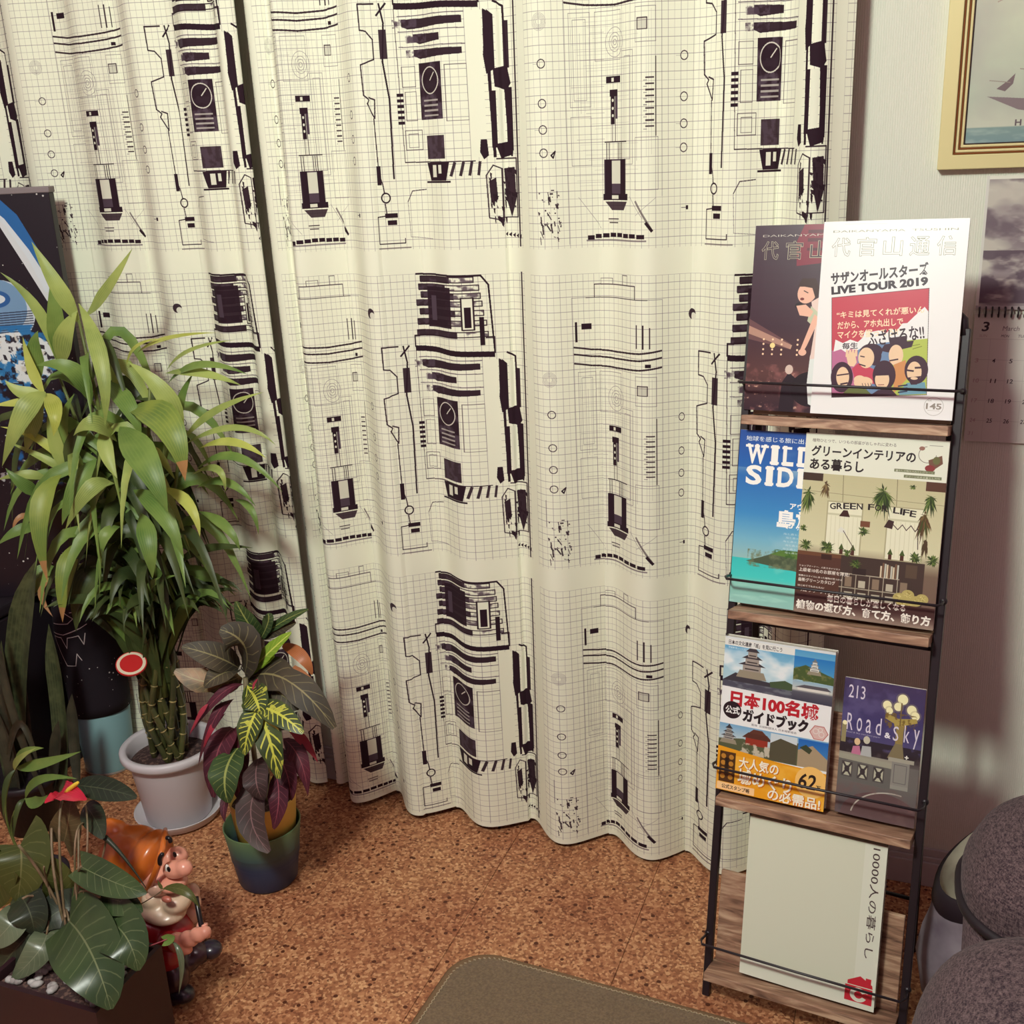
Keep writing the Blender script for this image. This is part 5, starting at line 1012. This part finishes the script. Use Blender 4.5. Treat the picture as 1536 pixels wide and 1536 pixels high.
for j, (z, r) in enumerate(prof):
    for k in range(n+1):
        a = -math.pi*1.5+2*math.pi*k/n; w_ = 1+.012*math.sin(5*a+z*20)+.02*max(0, z-.3)*math.sin(9*a); Ls.append(pc+Vector((r*w_*math.cos(a), r*w_*math.sin(a), z+(.006*math.cos(a*1.0+.6) if j == 0 else 0)))); UV.append((k/n, (z-.15)/.33))
F = [(j*(n+1)+k, j*(n+1)+k+1, (j+1)*(n+1)+k+1, (j+1)*(n+1)+k) for j in range(len(prof)-1) for k in range(n)]
o = mesh('cloth_sleeve', Ls, F, print_mat('sleeve_print', sleeve_print(), .85), pz, uv=UV); s = o.modifiers.new('t', 'SOLIDIFY'); s.thickness = .0015; s.offset = -1
# black crate added to fill the dark corner; carries the panel's left end
cr_ = thing('filler_crate', (-2.0, 1.70, 0), 'black filler crate added in the dark corner at the far left edge', 'crate')
M_crate = mat('crate_black', srgb(30, 22, 30), .6)
v, f = wbox(-2.19, -1.84, 1.60, 1.80, .0005, .43); bevel(mesh('body', v, f, M_crate, cr_, smooth=False), .006)
v, f = wbox(-2.20, -1.835, 1.595, 1.805, .432, .4585); bevel(mesh('lid', v, f, M_crate, cr_, smooth=False), .006)

# ---------------------------------------------------------------- snake plant
spc = ground(52, 1236); spc.z = 0
snk = thing('potted_snake_plant', spc, 'snake plant with tall dark upright blades in a black pot, left edge', 'plant')
M_bpot = mat('black_plastic', srgb(34, 26, 32), .5)
v, f = lathe(spc, [(0, .0005), (.052, .0005), (.068, .11), (.072, .112), (.072, .125), (.067, .127), (.064, .115), (.0, .112)], 40); mesh('pot', v, f, M_bpot, snk)
SN = leaf_mat('snake_blade', srgb(52, 60, 40), srgb(84, 90, 60), scale=50, trans=.0, rough=.4); SN2 = leaf_mat('snake_blade_dark', srgb(44, 46, 36), srgb(66, 64, 50), scale=40)
Yq = spc.y
for (b, m_, t, wd, mt, dy) in (((36, 1200), (30, 1010), (56, 838), 42, SN, .02), ((96, 1190), (92, 1070), (73, 935), 27, SN, .06), ((118, 1190), (114, 1110), (108, 1040), 20, SN2, .05), ((20, 1200), (12, 1100), (2, 960), 26, SN, 0), ((44, 1200), (8, 1080), (-22, 900), 20, SN2, -.03), ((60, 1200), (46, 1130), (38, 1020), 20, SN2, .03), ((8, 1180), (30, 1085), (60, 1160), 12, SN2, -.06), ((70, 1200), (20, 1060), (-8, 930), 16, SN2, -.05), ((76, 1190), (84, 1140), (88, 1080), 20, SN2, .02), ((28, 1215), (20, 1150), (-6, 1060), 24, SN2, -.04)):
    P0 = at(*b, Yq+dy*.5); P1 = at(*m_, Yq+dy); P2 = at(*t, Yq+dy); leaf(snk, P0, P1, P2, wpx(wd, P1), mt, 'sword', fold=.5, face=Vector((.1, -1, .2)), n=12)

# ---------------------------------------------------------------- young dracaena cutting
dpc = ground(14, 1420); dpc = Vector((-1.50, 1.30, 0)); dpt = thing('potted_cutting', dpc, 'small black pot of thin cuttings with a few slim green leaves, left edge', 'plant')
v, f = lathe(dpc, [(0, .0005), (.045, .0005), (.056, .085), (.060, .087), (.060, .098), (.056, .10), (.053, .088), (0, .085)], 36); mesh('pot', v, f, M_bpot, dpt)
Yp = 1.30
def st(par, pts, r, mt=M_stem, name='stem', n=6):
    v, f = tube(bez(*pts, 10), r, n); return mesh(name, v, f, mt, par)
s0 = dpc+Vector((0, 0, .085))
st(dpt, (s0, at(10, 1230, Yp), at(24, 1152, Yp)), .0022); st(dpt, (s0+Vector((.01, 0, 0)), at(18, 1250, Yp), at(38, 1198, Yp)), .0018)
for q in (((24, 1152), (36, 1130), (66, 1122), 15, LM), ((24, 1152), (62, 1146), (122, 1127), 17, LM), ((22, 1156), (28, 1140), (54, 1122), 12, LG), ((38, 1198), (60, 1170), (116, 1168), 14, LM), ((38, 1198), (56, 1204), (72, 1192), 18, LM), ((38, 1199), (26, 1215), (20, 1260), 8, LD), ((24, 1154), (8, 1180), (6, 1230), 8, LD)):
    L3(q[0], q[1], q[2], q[3], q[4], 0, -.02, -.03, par=dpt)
# ---------------------------------------------------------------- anthurium in the dark red planter
plx0, plx1, ply0, ply1, plh = -1.275, -1.065, .975, 1.125, .185
ant = thing('potted_anthurium', ((plx0+plx1)/2, (ply0+ply1)/2, 0), 'anthurium with large heart leaves and one red flower in a dark red planter', 'plant')
M_maroon = mat('dark_red_glaze', srgb(46, 24, 30), .45, coat=.1)
v, f = join(wbox(plx0, plx1, ply0, ply0+.008, .0005, plh), wbox(plx0, plx1, ply1-.008, ply1, .0005, plh), wbox(plx0, plx0+.008, ply0+.008, ply1-.008, .0005, plh), wbox(plx1-.008, plx1, ply0+.008, ply1-.008, .0005, plh), wbox(plx0+.008, plx1-.008, ply0+.008, ply1-.008, .0005, .012)); mesh('planter', v, f, M_maroon, ant, smooth=False)
v, f = wbox(plx0+.008, plx1-.008, ply0+.008, ply1-.008, plh-.03, plh-.016); mesh('soil', v, f, M_soil, ant, smooth=False)
M_peb = mat('pale_pebble', srgb(186, 180, 178), .6, srgb(140, 130, 128), 60)
rs = random.Random(4)
for k in range(46):
    p = Vector((rs.uniform(plx0+.02, plx1-.02), rs.uniform(ply0+.02, ply1-.02), plh-.012)); v, f = ellip(p, (rs.uniform(.006, .011), rs.uniform(.005, .009), .005), nu=8, nv=5, rot=Matrix.Rotation(rs.uniform(0, 3), 3, 'Z')); mesh('pebble', v, f, M_peb, ant)
AG = leaf_mat('anthurium_green', srgb(46, 62, 38), srgb(66, 82, 48), srgb(104, 112, 78), rough=.32, veinw=.025, scale=10); AD = leaf_mat('anthurium_dark', srgb(34, 42, 32), srgb(50, 56, 40), srgb(74, 80, 60), rough=.35, veinw=.03); AO = leaf_mat('anthurium_olive', srgb(70, 76, 36), srgb(88, 90, 46), srgb(116, 114, 70), rough=.4, veinw=.03, trans=.25); AP = leaf_mat('anthurium_pale', srgb(70, 80, 58), srgb(100, 108, 84), srgb(120, 124, 100), rough=.3, veinw=.03); AB = leaf_mat('anthurium_bronze', srgb(74, 62, 42), srgb(92, 76, 50), srgb(120, 100, 70), veinw=.03)
Yp = 1.05; M_pet = mat('petiole', srgb(98, 88, 62), .5, srgb(138, 112, 90), 30)
hf = Vector((.35, -.72, .6))
al = [((104, 1382), (138, 1432), (166, 1514), 104, AG, 0, -.06, -.09, 'heart'), ((138, 1376), (182, 1396), (207, 1456), 80, AG, .02, -.03, -.05, 'heart'), ((122, 1300), (168, 1322), (220, 1340), 46, AG, .02, 0, 0, 'heart'), ((150, 1346), (180, 1352), (214, 1368), 44, AG, .02, .0, 0, 'heart'),
 ((30, 1268), (32, 1300), (26, 1352), 86, AO, .05, .03, .02, 'heart'), ((98, 1378), (92, 1330), (72, 1286), 54, AO, .06, .05, .05, 'heart'), ((96, 1262), (102, 1235), (106, 1200), 48, AB, .08, .08, .09, 'heart'), ((128, 1208), (142, 1228), (155, 1258), 34, AD, .1, .08, .06, 'oval'), ((116, 1178), (160, 1184), (205, 1196), 34, AD, .1, .1, .1, 'oval'),
 ((34, 1348), (46, 1372), (52, 1404), 56, AD, .02, 0, 0, 'heart'), ((70, 1402), (54, 1432), (18, 1468), 42, AP, 0, -.03, -.05, 'heart'), ((24, 1376), (8, 1396), (-16, 1420), 46, AP, 0, -.02, -.03, 'heart'), ((46, 1400), (10, 1440), (-24, 1492), 60, AD, 0, -.02, -.02, 'heart'), ((40, 1452), (20, 1486), (-10, 1520), 50, AD, .02, 0, 0, 'heart'), ((60, 1350), (44, 1352), (16, 1356), 50, AG, .04, .02, .02, 'heart'), ((110, 1360), (80, 1372), (62, 1398), 52, AD, .04, .02, .0, 'heart'), ((150, 1380), (120, 1395), (110, 1430), 60, AD, .04, .02, .0, 'heart'), ((10, 1300), (-6, 1330), (-20, 1370), 60, AO, .03, .03, .02, 'heart'),
 ((0, 1340), (10, 1345), (30, 1336), 24, LY, .06, .06, .05, 'oval'), ((90, 1482), (108, 1484), (126, 1493), 14, AB, -.02, -.03, -.04, 'lance')]
for q in al: L3(q[0], q[1], q[2], q[3], q[4], q[5], q[6], q[7], q[8], par=ant, fold=.18, face=hf, n=14)
base = Vector(((plx0+plx1)/2-.02, 1.06, plh-.016))
for k, (m_, e, r) in enumerate((((90, 1290), (93, 1200), .0020), ((84, 1330), (78, 1232), .0022), ((78, 1340), (28, 1268), .0022), ((118, 1330), (118, 1240), .0018), ((112, 1340), (122, 1300), .0018), ((100, 1370), (104, 1382), .002), ((112, 1350), (150, 1346), .0018), ((118, 1368), (138, 1376), .002), ((86, 1370), (70, 1402), .002), ((70, 1360), (34, 1348), .002), ((100, 1372), (98, 1376), .002), ((112, 1280), (130, 1236), .0016), ((76, 1345), (66, 1300), .0014), ((130, 1290), (128, 1208), .0015))):
    st(ant, (base+Vector((.006*(k % 4), .005*(k % 3), 0)), at(*m_, 1.08), at(*e, 1.05+(.08 if e[1] < 1245 else 0))), r, M_pet, 'petiole')
# flower
fl = mesh('flower_hub', *ellip(at(96, 1192, 1.13), (.004, .004, .004), nu=8, nv=6), M_pet, ant)
M_spathe = leaf_mat('spathe_red', srgb(170, 26, 48), srgb(196, 44, 66), rough=.25)
for (b, m_, t, wd, nm) in (((90, 1188), (100, 1190), (130, 1200), 34, 'spathe'), ((96, 1190), (84, 1194), (67, 1205), 20, 'spathe')):
    P = [at(*q, 1.13-.02*i) for i, q in enumerate((b, m_, t))]; leaf(ant, *P, wpx(wd, P[0]), M_spathe, 'heart', fold=.3, face=Vector((.1, -.5, 1)), n=12, name=nm, wave=.12)
pa, pb = at(99, 1188, 1.115), at(117, 1174, 1.11); v, f = tube([pa, pa.lerp(pb, .25), pa.lerp(pb, .8), pb, pb+(pb-pa)*.04], [.0028, .0038, .0034, .0024, .0006], 10); mesh('spadix', v, f, mat('spadix_yellow', srgb(226, 190, 60), .6, bump=.6, bscale=700), ant)
# thin trailing shoots towards the gnome
Yp = 1.12
st(ant, (base, at(150, 1300, 1.12), at(157, 1258, 1.12)), .0016, M_pet, 'petiole'); st(ant, (at(157, 1256, 1.12), at(185, 1285, 1.115), at(219, 1332, 1.11)), [.0046-.0004*i for i in range(11)], mat('dark_shoot', srgb(44, 46, 34), .5), 'shoot', 6)
st(ant, (at(206, 1358, 1.08), at(222, 1350, 1.08), at(246, 1334, 1.07)), .0009, M_pet, 'tendril'); L3((244, 1333), (276, 1336), (299, 1362), 15, AO, -.05, -.06, -.06, par=ant); L3((244, 1334), (240, 1328), (236, 1320), 5, AO, -.05, -.05, -.05, par=ant)
st(ant, (at(208, 1424, 1.03), at(232, 1416, 1.02), at(250, 1409, 1.02)), .0009, mat('pink_shoot', srgb(150, 70, 80), .5), 'tendril'); L3((247, 1411), (256, 1408), (262, 1404), 15, LM, -.1, -.1, -.1, 'heart', par=ant); L3((258, 1412), (272, 1440), (268, 1492), 9, AP, -.1, -.11, -.11, 'lance', par=ant)
# ---------------------------------------------------------------- garden gnome
gn = thing('garden_gnome', (-1.165, 1.225, 0), 'garden gnome figurine in an orange cap and red shirt beside the anthurium', 'figurine')
S = .00115
def G(px, py, Y, rx, ry, rz, rot=None): return ellip(at(px, py, Y), (rx*S, ry*S, rz*S), rot=rot, nu=24, nv=16)
RY = lambda a: Matrix.Rotation(math.radians(a), 3, 'Y')
gl = lambda n_, c, **k: mat(n_, c, .32, spec=.5, coat=.5, bump=.08, bscale=60, **k)
M_hat, M_skin, M_shirt, M_beard = gl('gnome_cap', srgb(196, 100, 34)), gl('gnome_skin', srgb(222, 150, 128)), gl('gnome_shirt', srgb(160, 26, 36)), gl('gnome_beard', srgb(206, 178, 152)); M_trs, M_shoe = gl('gnome_trousers', srgb(56, 28, 34)), gl('gnome_shoe', srgb(40, 32, 46))
blob('head', [G(232, 1300, 1.25, 36, 38, 40), G(246, 1318, 1.235, 24, 30, 22), G(266, 1283, 1.262, 17, 14, 13)], M_skin, gn, .003, 6)
blob('nose', [G(263, 1304, 1.22, 20, 14, 13, RY(-10)), G(276, 1302, 1.22, 13, 12, 12)], M_skin, gn, .0022, 4)
blob('cap', [G(200, 1282, 1.25, 44, 47, 42), G(176, 1292, 1.25, 26, 34, 40), G(222, 1288, 1.25, 22, 45, 46, RY(18)), G(230, 1288, 1.245, 20, 40, 40, RY(18)), G(175, 1248, 1.255, 19, 19, 18), G(165, 1238, 1.255, 12, 12, 12), G(170, 1322, 1.245, 16, 26, 18)], M_hat, gn, .0032, 10)
bpts = [at(248, 1244, 1.262), at(250, 1262, 1.225), at(239, 1290, 1.20), at(228, 1322, 1.198), at(219, 1340, 1.21)]; v, f = tube(bez(bpts[0], bpts[2], bpts[4], 12), [.0035]+[.0055]*11+[.0035], 8); mesh('cap_brim', v, f, M_hat, gn)
M_bl = mat('gnome_black', srgb(26, 18, 22), .3); M_wh = mat('gnome_white', srgb(222, 214, 204), .3)
M_chk = gl('gnome_ear', srgb(214, 172, 150))
blob('ear', [G(232, 1334, 1.205, 12, 8, 11), G(226, 1346, 1.205, 8, 8, 9)], M_chk, gn, .002, 4)
v, f = ellip(at(251, 1303, 1.208), (.0048, .003, .0082)); e = mesh('eye', v, f, M_wh, gn); v, f = ellip(at(253, 1304, 1.2055), (.0032, .002, .0052)); mesh('pupil', v, f, M_bl, e)
v, f = ellip(at(262, 1282, 1.250), (.0035, .0022, .0055)); mesh('eye', v, f, M_bl, gn)
st(gn, (at(241, 1298, 1.196), at(240, 1287, 1.196), at(246, 1280, 1.200)), [.0022]+[.0038]*9+[.0016], M_bl, 'eyebrow', 8); st(gn, (at(250, 1257, 1.228), at(254, 1258, 1.228), at(256, 1263, 1.228)), .0036, M_bl, 'eyebrow', 8)
blob('moustache', [G(258, 1326, 1.215, 16, 18, 9, RY(10)), G(272, 1322, 1.225, 9, 12, 8)], M_skin, gn, .0024, 5)
blob('beard', [G(246, 1358, 1.225, 32, 36, 17), G(232, 1346, 1.215, 18, 20, 16), G(266, 1352, 1.22, 20, 22, 16), G(250, 1368, 1.215, 30, 28, 12)], M_beard, gn, .003, 6)
blob('lower_lip', [G(250, 1349, 1.188, 9, 5, 5)], gl('gnome_lip', srgb(176, 100, 84)), gn, .002, 3)
blob('shirt', [G(246, 1392, 1.225, 44, 42, 34), G(232, 1415, 1.22, 34, 38, 34), G(252, 1430, 1.205, 24, 24, 30), G(228, 1380, 1.22, 30, 40, 24), G(256, 1412, 1.185, 22, 15, 15)], M_shirt, gn, .003, 8)
blob('arm', [G(268, 1414, 1.178, 18, 13, 15), G(284, 1408, 1.178, 15, 11, 12), G(297, 1402, 1.18, 13, 10, 11), G(308, 1398, 1.184, 9, 9, 9), G(276, 1422, 1.178, 14, 9, 10)], M_skin, gn, .0026, 5)
ta, tb = at(299, 1374, 1.196), at(307, 1410, 1.182); tx_ = (tb-ta).normalized(); e1 = tx_.cross(Vector((0, 0, 1))).normalized(); e2 = tx_.cross(e1)
for k in range(4):
    cc = ta.lerp(tb, .42+.16*k); L = (3.6, 4.0, 3.8, 3.2)[k]
    pts = [cc+(e1*math.cos(a)+e2*math.sin(a))*.0078 for a in [1.2+L*q/7 for q in range(8)]]; v, f = tube(pts, [.0034, .0035, .0034, .0033, .0031, .0029, .0026, .0016], 8); mesh('finger', v, f, M_skin, gn)
cc = ta.lerp(tb, .30); pts = [cc+(e1*math.cos(a)+e2*math.sin(a))*.0074+tx_*.004*q for q, a in enumerate([1.4-1.8*q/5 for q in range(6)])]; v, f = tube(pts, [.0042, .0041, .0039, .0036, .003, .0018], 8); mesh('thumb', v, f, M_skin, gn)
blob('far_arm', [G(290, 1338, 1.26, 10, 10, 14), G(293, 1352, 1.26, 9, 9, 12), G(286, 1372, 1.255, 14, 12, 16)], M_chk, gn, .0026, 4)
st(gn, (at(294, 1346, 1.213), at(299, 1374, 1.196), at(307, 1412, 1.181)), .0044, M_bl, 'tool_handle', 10)
blob('trousers', [G(248, 1446, 1.21, 34, 34, 28), G(262, 1466, 1.20, 22, 22, 26), G(292, 1428, 1.25, 24, 20, 16), G(276, 1440, 1.235, 26, 22, 18)], M_trs, gn, .003, 8)
for nm, L in (('shoe', [((258, 1496, 1.193), (24, 18, 12)), ((272, 1490, 1.195), (22, 17, 13))]), ('shoe', [((296, 1428, 1.262), (22, 18, 18)), ((316, 1424, 1.266), (18, 17, 13))])):
    parts = []
    for (q, r) in L:
        P = at(*q); P.z = max(P.z, r[2]*S+.0008); parts.append(ellip(P, (r[0]*S, r[1]*S, r[2]*S), nu=20, nv=12))
    blob(nm, parts, M_shoe, gn, .0026, 4)
# ---------------------------------------------------------------- small things in the dark at the lower left
P = ground(0, 1548); c0 = Vector((-1.415, 1.0, 0)); bw = thing('plant_bowl', c0, 'pale green shallow bowl cut off by the bottom left corner', 'bowl')
v, f = lathe(c0, [(0, .0005), (.06, .0005), (.085, .02), (.098, .045), (.1, .047), (.0975, .048), (.09, .035), (.06, .01), (0, .008)], 48); mesh('bowl', v, f, mat('pale_green_glaze', srgb(150, 160, 130), .35), bw)
c1 = Vector((-1.41, 1.16, 0)); sm = thing('small_dish', c1, 'small pinkish grey dish on the cork floor left of the dark red planter', 'dish')
v, f = lathe(c1, [(0, .0005), (.030, .0005), (.040, .008), (.041, .010), (.038, .010), (.028, .003), (0, .003)], 36); mesh('dish', v, f, mat('pink_grey', srgb(140, 112, 120), .5), sm)
c2 = Vector((-1.475, 1.20, 0)); bp_ = thing('small_pot', c2, 'little blue pot half hidden under the heart leaves at the left edge', 'pot')
v, f = lathe(c2, [(0, .0005), (.024, .0005), (.034, .055), (.036, .056), (.036, .062), (.033, .062), (.030, .05), (0, .045)], 32); mesh('pot', v, f, mat('blue_pot', srgb(66, 84, 118), .5), bp_)
